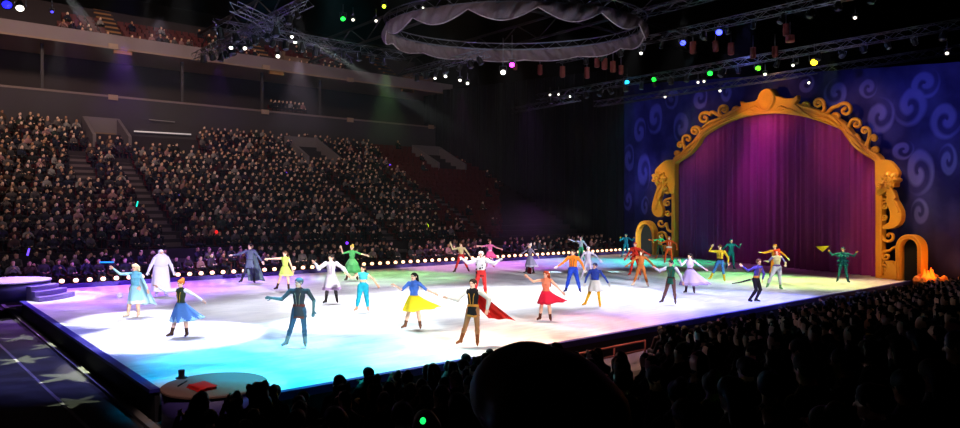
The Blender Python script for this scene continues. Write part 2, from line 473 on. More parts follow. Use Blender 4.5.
# ice sheet with a round bite at each platform
PC = on_z(215, 383.5, .1); PR = 1.02            # near platform
QC = at_depth(5, 280, 28.9); QR = 1.65          # far platform
pts = []
a0 = math.acos((U0 - PC[0]) / (PR + .05)) if abs(U0 - PC[0]) < PR + .05 else PI
y_hit = PC[1] + (PR + .05) * math.sin(a0)
x_hit = PC[0] + .15
ang1 = math.atan2(N0 - PC[1], x_hit - PC[0])
pts.append((x_hit + .25, N0))
for i in range(17):
    a = (-PI / 2 + .3) + (a0 + PI / 2 - .3) * i / 16
    pts.append((PC[0] + (PR + .05) * math.cos(a), max(N0, PC[1] + (PR + .05) * math.sin(a))))
qa = math.asin((U0 - QC[0]) / (QR + .05)) if abs(U0 - QC[0]) < QR else 0
yq0 = QC[1] - (QR + .05) * math.cos(qa)
for i in range(15):
    a = -PI / 2 + qa + (PI / 2 - qa) * 2 * i / 14
    pts.append((QC[0] + (QR + .05) * math.cos(a), QC[1] + (QR + .05) * math.sin(a)))
pts = [p for p in pts if p[0] >= U0 - 1e-6]
pts += [(U0, N1), (wall_u(N1) + .6, N1), (wall_u(N0) + .6, N0)]
m_ice = bpy.data.materials.new('ice'); m_ice.use_nodes = True
nt = m_ice.node_tree; b = nt.nodes['Principled BSDF']
tc = nt.nodes.new('ShaderNodeTexCoord'); mp = nt.nodes.new('ShaderNodeMapping'); nz = nt.nodes.new('ShaderNodeTexNoise')
mp.inputs['Scale'].default_value = (.5, 2.2, 1); mp.inputs['Rotation'].default_value = (0, 0, .5); nz.inputs['Scale'].default_value = 1.2; nz.inputs['Detail'].default_value = 6; nz.inputs['Distortion'].default_value = 1.5
rp = nt.nodes.new('ShaderNodeValToRGB'); rp.color_ramp.elements[0].color = (.66, .69, .74, 1); rp.color_ramp.elements[1].color = (.86, .88, .90, 1); rp.color_ramp.elements[0].position = .35; rp.color_ramp.elements[1].position = .62
nt.links.new(tc.outputs['Object'], mp.inputs['Vector']); nt.links.new(mp.outputs[0], nz.inputs['Vector']); nt.links.new(nz.outputs['Fac'], rp.inputs[0]); nt.links.new(rp.outputs[0], b.inputs['Base Color'])
b.inputs['Roughness'].default_value = .32; b.inputs['Specular IOR Level'].default_value = .45
bp = nt.nodes.new('ShaderNodeBump'); bp.inputs['Strength'].default_value = .12; nt.links.new(nz.outputs['Fac'], bp.inputs['Height']); nt.links.new(bp.outputs[0], b.inputs['Normal'])
mb = MB(); mb.prism(pts, .32, 0, Matrix.Translation((0, 0, -.32)))
recalc(mb.build('ice_floor', m_ice, kind='structure'))
# dark skirting under the ice edge with a blue rim
m_blue = mat('blue_rim', (.16, .15, .50), .5, noise=.35, nscale=9); m_skirt = mat('black_skirt', (.10, .10, .13), .8)
mb = MB()
y_a, y_b = y_hit + .02, yq0 - .02
mb.box((U0 - .10, y_a, FLOOR_Z), (U0 - .003, y_b, -.12), 1); mb.box((U0 - .20, y_a, -.05), (U0 - .003, y_b, .025), 0)
mb.build('trim_1', [m_blue, m_skirt], kind='structure')
mb = MB(); xa = x_hit + .10
mb.box((xa, N0 - .10, FLOOR_Z), (wall_u(N0) + .4, N0 - .003, -.14), 1); mb.box((xa, N0 - .16, -.13), (wall_u(N0) + .4, N0 - .003, .03), 0)
mb.build('trim_2', [m_blue, m_skirt], kind='structure')
mb = MB(); mb.box((5.0, N1 + .003, FLOOR_Z), (wall_u(N1) - .1, N1 + .22, .20), 0)
mb.build('trim_3', mat('kick_board', (.28, .22, .50), .6, noise=.2), kind='structure')
# curb and painted line on the arena floor at the left
c0, c1 = on_z(0, 300, FLOOR_Z), on_z(165, 420, FLOOR_Z)
c0[0] = c1[0] = U0 - .26
mb = MB()
def strip(p, q, w, h, mi=0):
    d = nrm(q - p); s = np.cross(d, [0, 0, 1.]) * w / 2
    z0 = FLOOR_Z + .002
    V = [p - s, p + s, q + s, q - s]
    mb.add([(v[0], v[1], z0) for v in V] + [(v[0], v[1], z0 + h) for v in V], [(3, 2, 1, 0), (4, 5, 6, 7), (0, 1, 5, 4), (1, 2, 6, 5), (2, 3, 7, 6), (3, 0, 4, 7)], mi)
strip(c0 + (c0 - c1) * .1, c1 + (c1 - c0) * .05, .16, .07)
mb.build('trim_4', mat('curb', (.52, .50, .50), .7), kind='structure')
mb = MB(); a, b2 = on_z(0, 345, FLOOR_Z), on_z(88, 428, FLOOR_Z)
strip(a + (a - b2) * .3, b2 + (b2 - a) * .3, .07, .004)
mb.build('floor_line', mat('line_paint', (.60, .56, .62), .7), kind='structure')

# ---------------------------------------------------------------- far stands
V0, VT, ZF0, RISE, PITCH, NROW = 41.5, 60.0, 1.15, .412, .885, 21
SU0, SU1 = -28.0, 47.5
def row_y(i): return V0 + PITCH * i
def row_z(i): return ZF0 + RISE * i
m_seat = mat('seat_plastic', (.34, .08, .10), .55, noise=.2, nscale=2)
m_step = mat('stand_concrete', (.20, .17, .19), .9, nscale=2)
mb = MB()
mb.box((SU0, V0 - .9, FLOOR_Z), (SU1, V0 - .75, ZF0 + .35), 0)
for i in range(NROW):
    mb.box((SU0, row_y(i) - .75, FLOOR_Z), (SU1, row_y(i) - .75 + (PITCH if i < NROW - 1 else 1.4), row_z(i)), 0)
mb.build('grandstand_far', m_step, kind='structure')
# low riser for the rinkside rows
mb = MB(); mb.box((SU0, N1 + .55, FLOOR_Z), (SU1 + .5, N1 + 1.9, .02), 0); mb.box((SU0, N1 + 1.9, FLOOR_Z), (SU1 + .3, V0 - .9, .28), 0)
mb.build('riser_far', m_step, kind='structure')
# walls and balconies
WY = VT + .5
m_fas = mat('fascia_panel', (.52, .46, .47), .8, noise=.08, nscale=1); m_wall = mat('back_wall', (.27, .245, .27), .85, noise=.1, nscale=1)
mb = MB(); mb.box((SU0 - 20, WY, 8.2), (SU1 + 6, WY + .3, 12.5)); mb.build('wall_far', m_wall, kind='structure')
mb = MB(); mb.box((SU0 - 20, WY - .05, 12.5), (SU1 + 6, WY + 8, 12.66)); mb.build('trim_5', mat('ledge', (.50, .43, .42), .7), kind='structure')
mb = MB(); mb.box((SU0 - 20, WY + 4.6, 12.5), (SU1 + 6, WY + 5, 16.2)); mb.build('wall_suite', mat('suite_wall', (.24, .21, .23), .9), kind='structure')
mb = MB(); mb.box((SU0 - 20, WY - 1.0, 16.25), (SU1 - 1, WY - .8, 17.2)); mb.build('fascia_wall', m_fas, kind='structure')
mb = MB(); mb.box((SU0 - 20, WY - 1.03, 16.1), (SU1 - 1, WY + 8, 16.25)); mb.build('trim_6', mat('ledge_light', (.58, .48, .42), .7), kind='structure')
mb = MB()
for i in range(9): mb.box((SU0 - 20, WY - .7 + .85 * i, 16.26), (SU1 - 1, WY + .15 + .85 * i + (.6 if i == 8 else 0), 16.35 + .55 * i))
mb.build('grandstand_upper', m_step, kind='structure')
def up_y(i): return WY - .05 + .85 * i
def up_z(i): return 16.35 + .55 * i
# aisles: lighter stair flights laid up the far stand
m_stair = mat('stair_tread', (.42, .36, .38), .85); m_stairw = mat('stair_tread_warm_lit', (.62, .44, .28), .8)  # upper treads tan: warm light put into the concrete's colour
def stand_hit(x, y):
    n = nrm([0, -RISE, PITCH]); return on_plane(x, y, np.array([0, V0 - .4, ZF0]), n)
AISLES = []; UAIS = []
def stair(u, i0, i1, w, m, fy=row_y, fz=row_z, rise=RISE, fr=.75, n=2):
    mb = MB()
    for i in range(i0, i1):
        for k in range(n):
            y0 = fy(i) - fr + PITCH / n * k - (PITCH / n if k == 0 else 0) * 0
            z0 = fz(i) + .004
            if k == 0:
                mb.box((u - w / 2, y0 - .30, fz(i) - rise), (u + w / 2, y0 - .004, fz(i) - rise / 2))
            mb.box((u - w / 2, y0, z0 + 0.0), (u + w / 2, y0 + .06, z0 + .02))
    return mb.build('stair_aisle', m, kind='structure')
for px, i0, i1 in (((162, 232), 0, 15), ((344, 200), 0, 12), ((444, 206), 0, 10), ((72, 150), 9, 16)):
    u_ = stand_hit(*px)[0]; AISLES.append((u_, i0, i1)); stair(u_, i0, i1, 1.25, m_stair)
# portals (entrances) with parapets
PORT = []
m_par = mat('parapet', (.46, .42, .44), .85)
def portal(px_tl, px_tr, depth_rows, u_w=None):
    a = stand_hit(*px_tl); c = stand_hit(*px_tr)
    u0, u1 = a[0], c[0] if u_w is None else a[0] + u_w
    ytop = (a[1] + c[1]) / 2; y0 = ytop - depth_rows * PITCH
    zt = lambda y: ZF0 + RISE / PITCH * (y - (V0 - .4))
    mb = MB()
    for uu in (u0, u1):
        V = []
        for y in (y0, ytop):
            z = zt(y)
            for du in (-.11, .11):
                V += [(uu + du, y, z - 1.2), (uu + du, y, z + .95)]
        mb.add(V, [(0, 1, 3, 2), (4, 6, 7, 5), (0, 4, 5, 1), (2, 3, 7, 6), (1, 5, 7, 3), (0, 2, 6, 4)])
    mb.box((u0, ytop - .1, zt(ytop) - 2.2), (u1, ytop + .1, zt(ytop) + .95))
    recalc(mb.build('portal_wall', m_par, kind='structure'))
    PORT.append((min(u0, u1) - .3, max(u0, u1) + .3, y0 - .2, ytop + .3))
    mb = MB(); mb.box((u0 + .12, y0 + .2, zt(y0) + .01), (u1 - .12, ytop - .1, zt(y0) + .06)); mb.build('portal_floor', mat('recess_shade', (.05, .05, .06), .95), kind='structure')  # near-black slab: the shade inside the entrance is in its colour
    # little illuminated exit panel
    return (u0, u1, ytop, zt(ytop))
p1 = portal((84, 129), (118, 131), 4); p2 = portal((286, 147), (316, 148), 5); p3 = portal((414, 155), (438, 155), 5)
mb = MB(); mb.box((p1[0] + .5, p1[2] - .2, p1[3] - .6), (p1[1] - .2, p1[2] - .12, p1[3] - .2)); 
mb.build('sign_panel', mat('tan_panel', (.52, .42, .34), .7), label='tan panel on the wall of the left stand entrance', cat='panel')
mb = MB(); c = at_depth(99, 147, proj((p1[0] + 1.2, p1[2], p1[3]))[2] - .3); mb.box(c - [.18, .05, .09], c + [.18, .05, .09])
mb.build('exit_light', mat('exit_lamp', (.75, .8, .7), .5, emit=.6, noise=0), label='small lit exit lamp above the left stand entrance', cat='lamp')
# fluorescent bar and dim bar under the balcony
def bar(x0, y0, x1, y1, dep, r, m, nm, lab):
    mb = MB(); mb.tube([at_depth(x0, y0, dep[0]), at_depth(x1, y1, dep[1])], r, 8); return mb.build(nm, m, label=lab, cat='lamp')
yb = WY - .25
def dy(x, y, yy): d = ray(x, y); return (yy / d[1])
bar(134, 131.2, 191, 134.4, (dy(134, 131, yb), dy(191, 134, yb)), .055, mat('tube_lamp', (.85, .80, .80), .5, emit=.55, noise=0), 'tube_light', 'thin white tube light below the lower balcony ledge')
bar(149, 119.5, 175, 122, (dy(149, 119, yb), dy(175, 122, yb)), .03, mat('tube_dim', (.6, .55, .55), .5, emit=.12, noise=0), 'tube_light', 'dim short bar above the white tube light')
# brown junction boxes on the balcony fronts
m_box = mat('tan_box', (.66, .55, .46), .7)
for x, y, yy, lb in ((113, 46.5, WY - 1.06, 'tan box on the upper balcony front, leftmost'), (266, 67.5, WY - 1.06, 'tan box on the upper balcony front, second from left'), (350, 80, WY - 1.06, 'tan box on the upper balcony front, last before the ring'),
                    (113, 97.5, WY - .08, 'tan box on the lower wall ledge, leftmost'), (265, 112, WY - .08, 'tan box on the lower wall ledge, above the crowd'), (350, 120, WY - .08, 'tan box on the lower wall ledge, second from right'), (431, 127, WY - .08, 'tan box on the lower wall ledge, rightmost')):
    c = at_depth(x, y, dy(x, y, yy)); mb = MB(); mb.box(c - [.34, .10, .2], c + [.34, .02, .2]); mb.box(c + [-.28, -.13, -.12], c + [.1, -.10, .12])
    mb.build('wall_box', m_box, label=lb, cat='box')
# steel posts along the suite level
for k, x in enumerate((42, 182, 262, 320)):
    c = at_depth(x, 60 + .1 * x, dy(x, 60, WY + .5)); mb = MB(); mb.box((c[0] - .1, WY + .4, 12.66), (c[0] + .1, WY + .6, 16.1))
    mb.build('column_%d' % (k + 1), mat('post', (.27, .25, .27), .7), kind='structure')
# stair flights of the upper bowl
for px in ((100, 12), (230, 20), (353, 42), (372, 60)):
    u_ = on_plane(px[0], px[1], np.array([0, up_y(1), up_z(1)]), nrm([0, -.55, .85]))[0]
    UAIS.append(u_)
    stair(u_, 0, 9, 1.3, m_stairw, up_y, up_z, .55, .65)
# dark sloping parapets of the upper bowl entrances
for k, (xa, ya, xb, yb_) in enumerate(((246, 18, 262, 30), (365, 38, 388, 60))):
    a = on_plane(xa, ya, np.array([0, up_y(1), up_z(1) + .8]), nrm([0, -.55, .85])); mb = MB()
    mb.box((a[0] - .1, up_y(0) + .3, 16.5), (a[0] + 2.6, up_y(0) + .5, up_z(1) + 1.0)); mb.box((a[0] - .1, up_y(0) + .5, 16.5), (a[0] + .1, up_y(4), up_z(2) + .9))
    mb.build('portal_wall', mat('parapet_tan', (.50, .40, .34), .8), kind='structure')
# ceiling
mb = MB(); mb.box((-50, -15, 30), (80, 95, 30.4)); mb.build('ceiling', mat('roof_black', (.04, .04, .045), .95), kind='structure')
# outer dark walls closing the hall
m_hall = mat('hall_wall', (.045, .045, .055), .95)
mb = MB(); mb.box((-50.4, -15, FLOOR_Z), (-50, 95, 30)); mb.build('wall_left', m_hall, kind='structure')
mb = MB(); mb.box((80, -15, FLOOR_Z), (80.4, 95, 30)); mb.build('wall_right', m_hall, kind='structure')
mb = MB(); mb.box((-50, 95, FLOOR_Z), (80, 95.4, 30)); mb.build('wall_back', m_hall, kind='structure')
mb = MB(); mb.box((-50, -15.4, FLOOR_Z), (80, -15, 30)); mb.build('wall_near', m_hall, kind='structure')

# ---------------------------------------------------------------- near stand (the viewer's side)
def near_z(y): return -.645 + .205 * (11.1 - y)
NR, NP = 15, .85
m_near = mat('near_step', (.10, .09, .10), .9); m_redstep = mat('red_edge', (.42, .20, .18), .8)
def nrow_y(j): return 11.1 - NP * j
SX0, SX1 = 2.7, 38.0
mb = MB()
for j in range(NR):
    y1 = nrow_y(j) + .42; y0 = y1 - NP
    x1 = SX1 if y0 > 4 else SX1
    mb.box((SX0, y0, FLOOR_Z - .02), (x1, y1, near_z(nrow_y(j))), 0)
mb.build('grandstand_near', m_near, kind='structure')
# ---------------------------------------------------------------- round platforms
m_ptop = mat('platform_top', (.47, .36, .33), .7, noise=.1, nscale=3); m_pside = mat('platform_side', (.24, .20, .46), .55, noise=.1)
def platform(c, r, ztop, zbot, label, top_m, side_m):
    t = empty('round_platform', (c[0], c[1], zbot), label=label, cat='platform')
    h = ztop - zbot
    mb = MB(); mb.lathe([(r - .03, 0), (r - .03, h - .06)], n=64); mb.build('drum_side', side_m, t)
    mb = MB(); mb.lathe([(r - .02, h - .06), (r, h - .05), (r, h - .015), (r - .02, h)], n=64, smooth=False); mb.build('platform_top', top_m, t)
    return t
p_near = platform(PC, PR, .10, FLOOR_Z, 'round low platform at the near left corner of the ice, with red cloth on top', m_ptop, m_pside)
mb = MB(); mb.box((-.16, -1.04, .40), (.16, -1.005, .44)); mb.build('step_lip', mat('lip_wood', (.75, .6, .5), .6), p_near); p_near.children[-1].rotation_euler.z = -.75
p_far = platform(QC, QR, .75, -.02, 'round stepped platform at the far left corner of the ice', mat('platform_pale', (.74, .70, .78), .6), m_pside)
rt2 = nrm([RT[0], RT[1], 0]); an = math.atan2(rt2[1], rt2[0]) - .1
for k in range(3):
    z1 = .57 - .19 * k; r0, r1 = QR - .25, QR + .30 * (k + 1); w = .42 - .0 * k
    mb = MB(); pl = [(r0 * math.cos(an + a), r0 * math.sin(an + a)) for a in np.linspace(-w, w, 9)] + [(r1 * math.cos(an + a), r1 * math.sin(an + a)) for a in np.linspace(w, -w, 9)]
    pl = pl[::-1]
    mb.prism(pl, z1 + .0, 0, Matrix.Translation((0, 0, .02))); recalc(mb.build('step', mat('step_lilac', (.50, .44, .66), .6), p_far))
# top hat with its stick, and the folded red cloth
h = on_z(181.5, 378, .10); th = empty('top_hat', (h[0], h[1], .10), label='black top hat standing on the near round platform', cat='hat'); th.scale = (.68, .68, .72)
mb = MB(); mb.lathe([(.17, 0), (.18, .012), (.17, .022), (.095, .03), (.088, .10), (.098, .22), (.10, .235), (.0, .238)], n=28); mb.build('hat_body', mat('hat_felt', (.06, .06, .07), .7), th)
mb = MB(); mb.lathe([(.0935, .03), (.0955, .031), (.0905, .07), (.088, .071)], n=28); mb.build('hat_band', mat('band', (.13, .11, .14), .4), th)
a = on_z(178, 386, .115); b2 = on_z(187, 380.5, .115); mb = MB(); mb.tube([a, b2], .014, 8); mb.build('magic_wand', mat('wand', (.08, .07, .08), .4), label='short dark stick lying beside the black top hat', cat='stick')
cc = [on_z(*q, .105) for q in ((186, 387.5), (203, 383.5), (217, 388.5), (199, 392.5))]
m_red = mat('red_cloth', (.80, .08, .06), .75)
mb = MB()
for layer in range(3):
    n = 10; V = []; z0 = .104 + .026 * layer
    sh = .03 * layer
    for zz in (0, 1):
        for i in range(n + 1):
            for j in range(n + 1):
                s, t2 = i / n, j / n
                p = (cc[0] * (1 - s) + cc[1] * s) * (1 - t2) + (cc[3] * (1 - s) + cc[2] * s) * t2
                edge = min(s, 1 - s, t2, 1 - t2)
                V.append((p[0] + sh * .4, p[1] - sh * .3, z0 + zz * (.021 * min(1, edge * 8) + .004 + .004 * math.sin(7 * s + 3 * t2 + layer))))
    w = n + 1; R_ = w * w; Fc = []
    for zz in (0, 1):
        for i in range(n):
            for j in range(n): q = (zz * R_ + i * w + j, zz * R_ + (i + 1) * w + j, zz * R_ + (i + 1) * w + j + 1, zz * R_ + i * w + j + 1); Fc.append(q)
    edge = [i * w for i in range(w)] + [n * w + j for j in range(1, w)] + [i * w + n for i in range(n - 1, -1, -1)] + [j for j in range(n - 1, 0, -1)]
    for p, q in zip(edge, edge[1:] + edge[:1]): Fc.append((p, q, R_ + q, R_ + p))
    mb.add(V, Fc, 0, True)
recalc(mb.build('folded_cloth', m_red, label='bright red folded cloth lying on the near round platform', cat='cloth'))
wb = on_z(119.5, 298, .0); mb = MB(); mb.lathe([(.02, 0), (.10, .03), (.135, .11), (.11, .19), (.04, .24), (.0, .245)], (0, 0, 0), 20)  # solid white blob standing in for a small glow on the ice
tag(mb.build('ice_glow_blob', mat('glow_blob_white', (.93, .9, .92), .6)), 'white blob standing in for a small glow on the ice beside the ice-blue gown', 'glow').location = (wb[0], wb[1], 0.001)

# ---------------------------------------------------------------- row of globe footlights along the far edge
m_glow = mat('globe_glow', (1, .86, .78), .4, emit=3.2, ecol=(1, .74, .56), noise=0)
m_hood = mat('footlight_hood', (.20, .17, .26), .6)
g = MB(); g.lathe([(.05, 0), (.095, .03), (.115, .085), (.10, .145), (.06, .18), (.0, .19)], n=18); globe_me = g.mesh('globe', m_glow)
hm = MB(); hm.lathe([(.075, 0), (.085, .05), (.06, .06), (.05, .062)], n=16); hood_me = hm.mesh('socket', m_hood)
xs = []; x = 5.6
while x < wall_u(N1) - .4: xs.append(x); x += .575
f0 = None
for i, x in enumerate(xs):
    if f0 is None:
        f0 = empty('footlight', (x, N1 + .11, .20)); link('socket', hood_me, f0); gl = link('globe', globe_me, f0); gl.location.z = .055; o = f0
    else:
        o = copy_tree(f0); o.location = (x, N1 + .11, .20)
    far_ = x > 30
    tag(o, 'glowing round footlight on the far kick board, ' + ('in the part near the stage' if x > 36 else 'in the middle part behind the skaters' if x > 20 else 'in the left part by the stepped platform'), 'footlight', 'footlights along the far edge, ' + ('stage end' if x > 36 else 'middle' if x > 20 else 'left end'))

# ---------------------------------------------------------------- stage wall: painted backdrop, curtain, golden arch
WR = -WD if np.dot(-WD, RT) > 0 else WD
SM = Matrix(((WR[0], -WN[0], 0, WA[0]), (WR[1], -WN[1], 0, WA[1]), (0, 0, 1, 0), (0, 0, 0, 1)))
def loc(x, y, off=0.0):
    p = on_plane(x, y, WA + WN * off, WN); return np.array([np.dot(p - WA, WR), -off, p[2]])
def pxm(x, y):                                       # metres per pixel on the wall there
    p = on_plane(x, y, WA, WN); return np.dot(p - CAM, FW) / F_PX
def wall_ob(o): o.matrix_world = SM; return o
# backdrop
sL = loc(624.5, 240, -.62)[0]; sR = loc(958, 250, -.62)[0] + 8
zL = loc(640, 84, -.62)[2]; zRr = loc(900, 66, -.62)[2]; s1_, s2_ = loc(640, 84, -.62)[0], loc(900, 66, -.62)[0]
def ztop(s): return zL + (zRr - zL) * (s - s1_) / (s2_ - s1_)
n = 160; V = []; Fc = []
for th in (0, 1):
    for j in range(2):
        for i in range(n + 1):
            s = sL + (sR - sL) * i / n
            V.append((s, .62 + .05 * math.sin(s * 3.1) + .03 * math.sin(s * 7.7 + 1) + th * .02, (ztop(s) if j else -.3)))
w = n + 1
for i in range(n):
    Fc += [(i, i + 1, w + i + 1, w + i), (2 * w + i, 3 * w + i, 3 * w + i + 1, 2 * w + i + 1), (w + i, w + i + 1, 3 * w + i + 1, 3 * w + i), (i, 2 * w + i, 2 * w + i + 1, i + 1)]
Fc += [(0, w, 3 * w, 2 * w), (n, 2 * w + n, 3 * w + n, w + n)]
mb = MB(); mb.add(V, Fc, 0, True)
m_bd = bpy.data.materials.new('painted_backdrop'); m_bd.use_nodes = True; nt = m_bd.node_tree; b = nt.nodes['Principled BSDF']; b.inputs['Roughness'].default_value = .9; b.inputs['Specular IOR Level'].default_value = .1
def node(t, **kw):
    nd = nt.nodes.new(t)
    for k, v in kw.items(): setattr(nd, k, v)
    return nd
def mth(op, a, b_=None, c=None, clamp=False):
    nd = node('ShaderNodeMath', operation=op); nd.use_clamp = clamp
    for i, v in enumerate((a, b_, c)):
        if v is None: continue
        if isinstance(v, (int, float)): nd.inputs[i].default_value = v
        else: nt.links.new(v, nd.inputs[i])
    return nd.outputs[0]
tc = node('ShaderNodeTexCoord'); sp = node('ShaderNodeSeparateXYZ'); nt.links.new(tc.outputs['Object'], sp.inputs[0])
swirl = None
for (x, y, r, ph, dr, st) in ((640, 131, 10, .2, 1, 1.3), (655, 118, 13, .6, 1, 1.2), (681, 127, 13, .9, -1, 1.1), (644, 172, 12, .3, 1, 1.5), (629, 158, 9, .5, -1, 1.5), (645, 206, 7, .1, 1, 1.4), (700, 98, 11, .4, -1, 1), (727, 92, 10, .0, 1, 1), (672, 98, 11, .7, 1, 1),
                              (880, 116, 16, .3, -1, 1.1), (910, 106, 18, .6, 1, 1.1), (946, 120, 17, .1, -1, 1.1), (919, 172, 15, .4, 1, 1.5), (836, 93, 14, .8, 1, 1), (925, 84, 15, .2, -1, 1), (948, 160, 10, .5, -1, 1.6), (868, 88, 10, .1, -1, 1), (903, 150, 12, .2, -1, .8), (628, 200, 7, .8, 1, 1.5), (920, 212, 9, .6, -1, 1.5), (806, 84, 10, .5, -1, .9)):
    c = loc(x, y, -.62); R_ = r * pxm(x, y)
    dx = mth('SUBTRACT', sp.outputs[0], float(c[0])); dz = mth('MULTIPLY', mth('SUBTRACT', sp.outputs[2], float(c[2])), 1 / st)
    rr = mth('DIVIDE', mth('SQRT', mth('ADD', mth('MULTIPLY', dx, dx), mth('MULTIPLY', dz, dz))), float(R_))
    th = mth('DIVIDE', mth('ARCTAN2', dz, dx), 2 * PI)
    fr = mth('FRACT', mth('ADD', mth('ADD', mth('MULTIPLY', th, dr), ph), mth('MULTIPLY', rr, 1.05)))
    bd = mth('SUBTRACT', 1.0, mth('MULTIPLY', mth('ABSOLUTE', mth('SUBTRACT', fr, .5)), 2.0))     # 0..1 ridge
    bd = mth('MULTIPLY', mth('SUBTRACT', bd, .22), 2.4, clamp=True)
    mk = mth('MULTIPLY', mth('SUBTRACT', 1.12, rr), 5.0, clamp=True)
    v = mth('MULTIPLY', bd, mk); swirl = v if swirl is None else mth('MAXIMUM', swirl, v)
nz = node('ShaderNodeTexNoise'); nz.inputs['Scale'].default_value = .55; nz.inputs['Detail'].default_value = 4; nt.links.new(tc.outputs['Object'], nz.inputs['Vector'])
fac = mth('ADD', mth('MULTIPLY', swirl, .72), mth('MULTIPLY', mth('SUBTRACT', nz.outputs['Fac'], .38), .9), clamp=True)
cr = node('ShaderNodeValToRGB'); cr.color_ramp.elements[0].color = (*srgb((.15, .14, .40)), 1); cr.color_ramp.elements[1].color = (*srgb((.38, .38, .76)), 1)
nt.links.new(fac, cr.inputs[0]); nt.links.new(cr.outputs[0], b.inputs['Base Color'])
o = wall_ob(recalc(mb.build('painted_cloth', m_bd, label='dark blue backdrop cloth painted with pale swirls around the golden arch', cat='backdrop', kind='thing')))

# arch outline: opening edge and band thickness in photo pixels, projected on the wall plane
PATH = [(676, 258.5, 6), (676, 235, 6), (676, 210, 6), (676, 185, 6), (676, 169, 6), (677, 163, 7), (683, 159, 7), (690.5, 153.7, 7.5), (698, 145, 8), (703, 137, 7), (711, 131, 7.5), (724, 123.8, 9), (742, 117.2, 11), (759, 114.3, 12), (777, 113.6, 12), (801, 116, 11), (818, 120.6, 9.5), (832, 125.5, 9), (842, 130, 7.5), (847, 137, 7.5), (855, 146.6, 8), (866, 155.5, 7.5), (874, 160, 7), (877, 165, 6.5), (877, 185, 6.5), (877, 210, 6.5), (877, 245, 6.5), (877, 282, 6.5)]
def smooth_path(P, k=4):
    out = []
    for i in range(len(P) - 1):
        p0, p1, p2, p3 = P[max(i - 1, 0)], P[i], P[i + 1], P[min(i + 2, len(P) - 1)]
        for j in range(k):
            t = j / k; out.append(.5 * ((2 * p1) + (p2 - p0) * t + (2 * p0 - 5 * p1 + 4 * p2 - p3) * t * t + (3 * p1 - p0 - 3 * p2 + p3) * t ** 3))
    return np.array(out + [P[-1]])
IN = smooth_path(np.array([[*loc(x, y, .2)[[0, 2]], t * pxm(x, y)] for x, y, t in PATH]))
IN[:, 1] = np.maximum(IN[:, 1], .005)
T_ = np.gradient(IN[:, :2], axis=0); T_ /= np.linalg.norm(T_, axis=1)[:, None]
NO = np.stack([-T_[:, 1], T_[:, 0]], 1)             # outward (left column: towards -s)
arch = empty('stage_arch', (0, 0, 0), label='tall golden scrollwork arch framing the purple curtain', cat='arch'); arch.matrix_world = SM
prof = [(0, .05), (0, -.30), (.10, -.36), (.20, -.30), (.32, -.26), (.5, -.34), (.66, -.27), (.8, -.25), (.9, -.32), (1.0, -.28), (1.0, .05)]
V = []; Fc = []
for i in range(len(IN)):
    for a, d in prof:
        p = IN[i, :2] + NO[i] * a * IN[i, 2]; V.append((p[0], d + .0, max(.004, p[1])))
m_ = len(prof)
for i in range(len(IN) - 1):
    for k in range(m_): k2 = (k + 1) % m_; Fc.append((i * m_ + k, i * m_ + k2, (i + 1) * m_ + k2, (i + 1) * m_ + k))
Fc += [tuple(range(m_)), tuple((len(IN) - 1) * m_ + k for k in reversed(range(m_)))]
mb = MB(); mb.add(V, Fc, 0, False); recalc(mb.build('arch_band', M_GOLD, arch))
def flat_piece(name, poly, off0, off1, bw=.07, m=M_GOLD):
    mb = MB(); q = [loc(x, y, .2) for x, y in poly]
    n = len(q); V = [(p[0], -off0, max(p[2], .004)) for p in q] + [(p[0], -off1, max(p[2], .004)) for p in q]
    mb.add(V, [tuple(range(n)), tuple(reversed(range(n, 2 * n)))] + [(i, n + i, n + (i + 1) % n, (i + 1) % n) for i in range(n)])
    o = recalc(mb.build(name, m, arch)); bevel(o, bw, 2); return o
def densify(P, k=4): return [tuple(p) for p in smooth_path(np.array(list(P) + [P[0]], float), k)[:-1]]
flat_piece('crest', [(724, 121), (735, 115), (744, 109), (742, 101), (747, 103), (757, 101), (762, 97), (770, 95), (779, 96), (788, 98.5), (796, 98), (799.5, 95), (800, 100), (797, 104), (805, 111), (815, 118), (801, 115), (777, 112.6), (759, 113.2), (742, 116)], .10, .42)
c = loc(770, 100, .2); r = 11.0 * pxm(770, 100)
MR = Matrix(((1, 0, 0, c[0]), (0, 0, 1, -.62), (0, -1, 0, c[2]), (0, 0, 0, 1)))
mb = MB(); mb.lathe([(r, .52), (r, .1), (r * .95, 0), (r * .88, .03), (r * .84, .12), (r * .5, .05), (.01, .03)], n=40); mb.v = [tuple(MR @ Vector(v)) for v in mb.v]; recalc(mb.build('medallion', M_GOLD, arch))
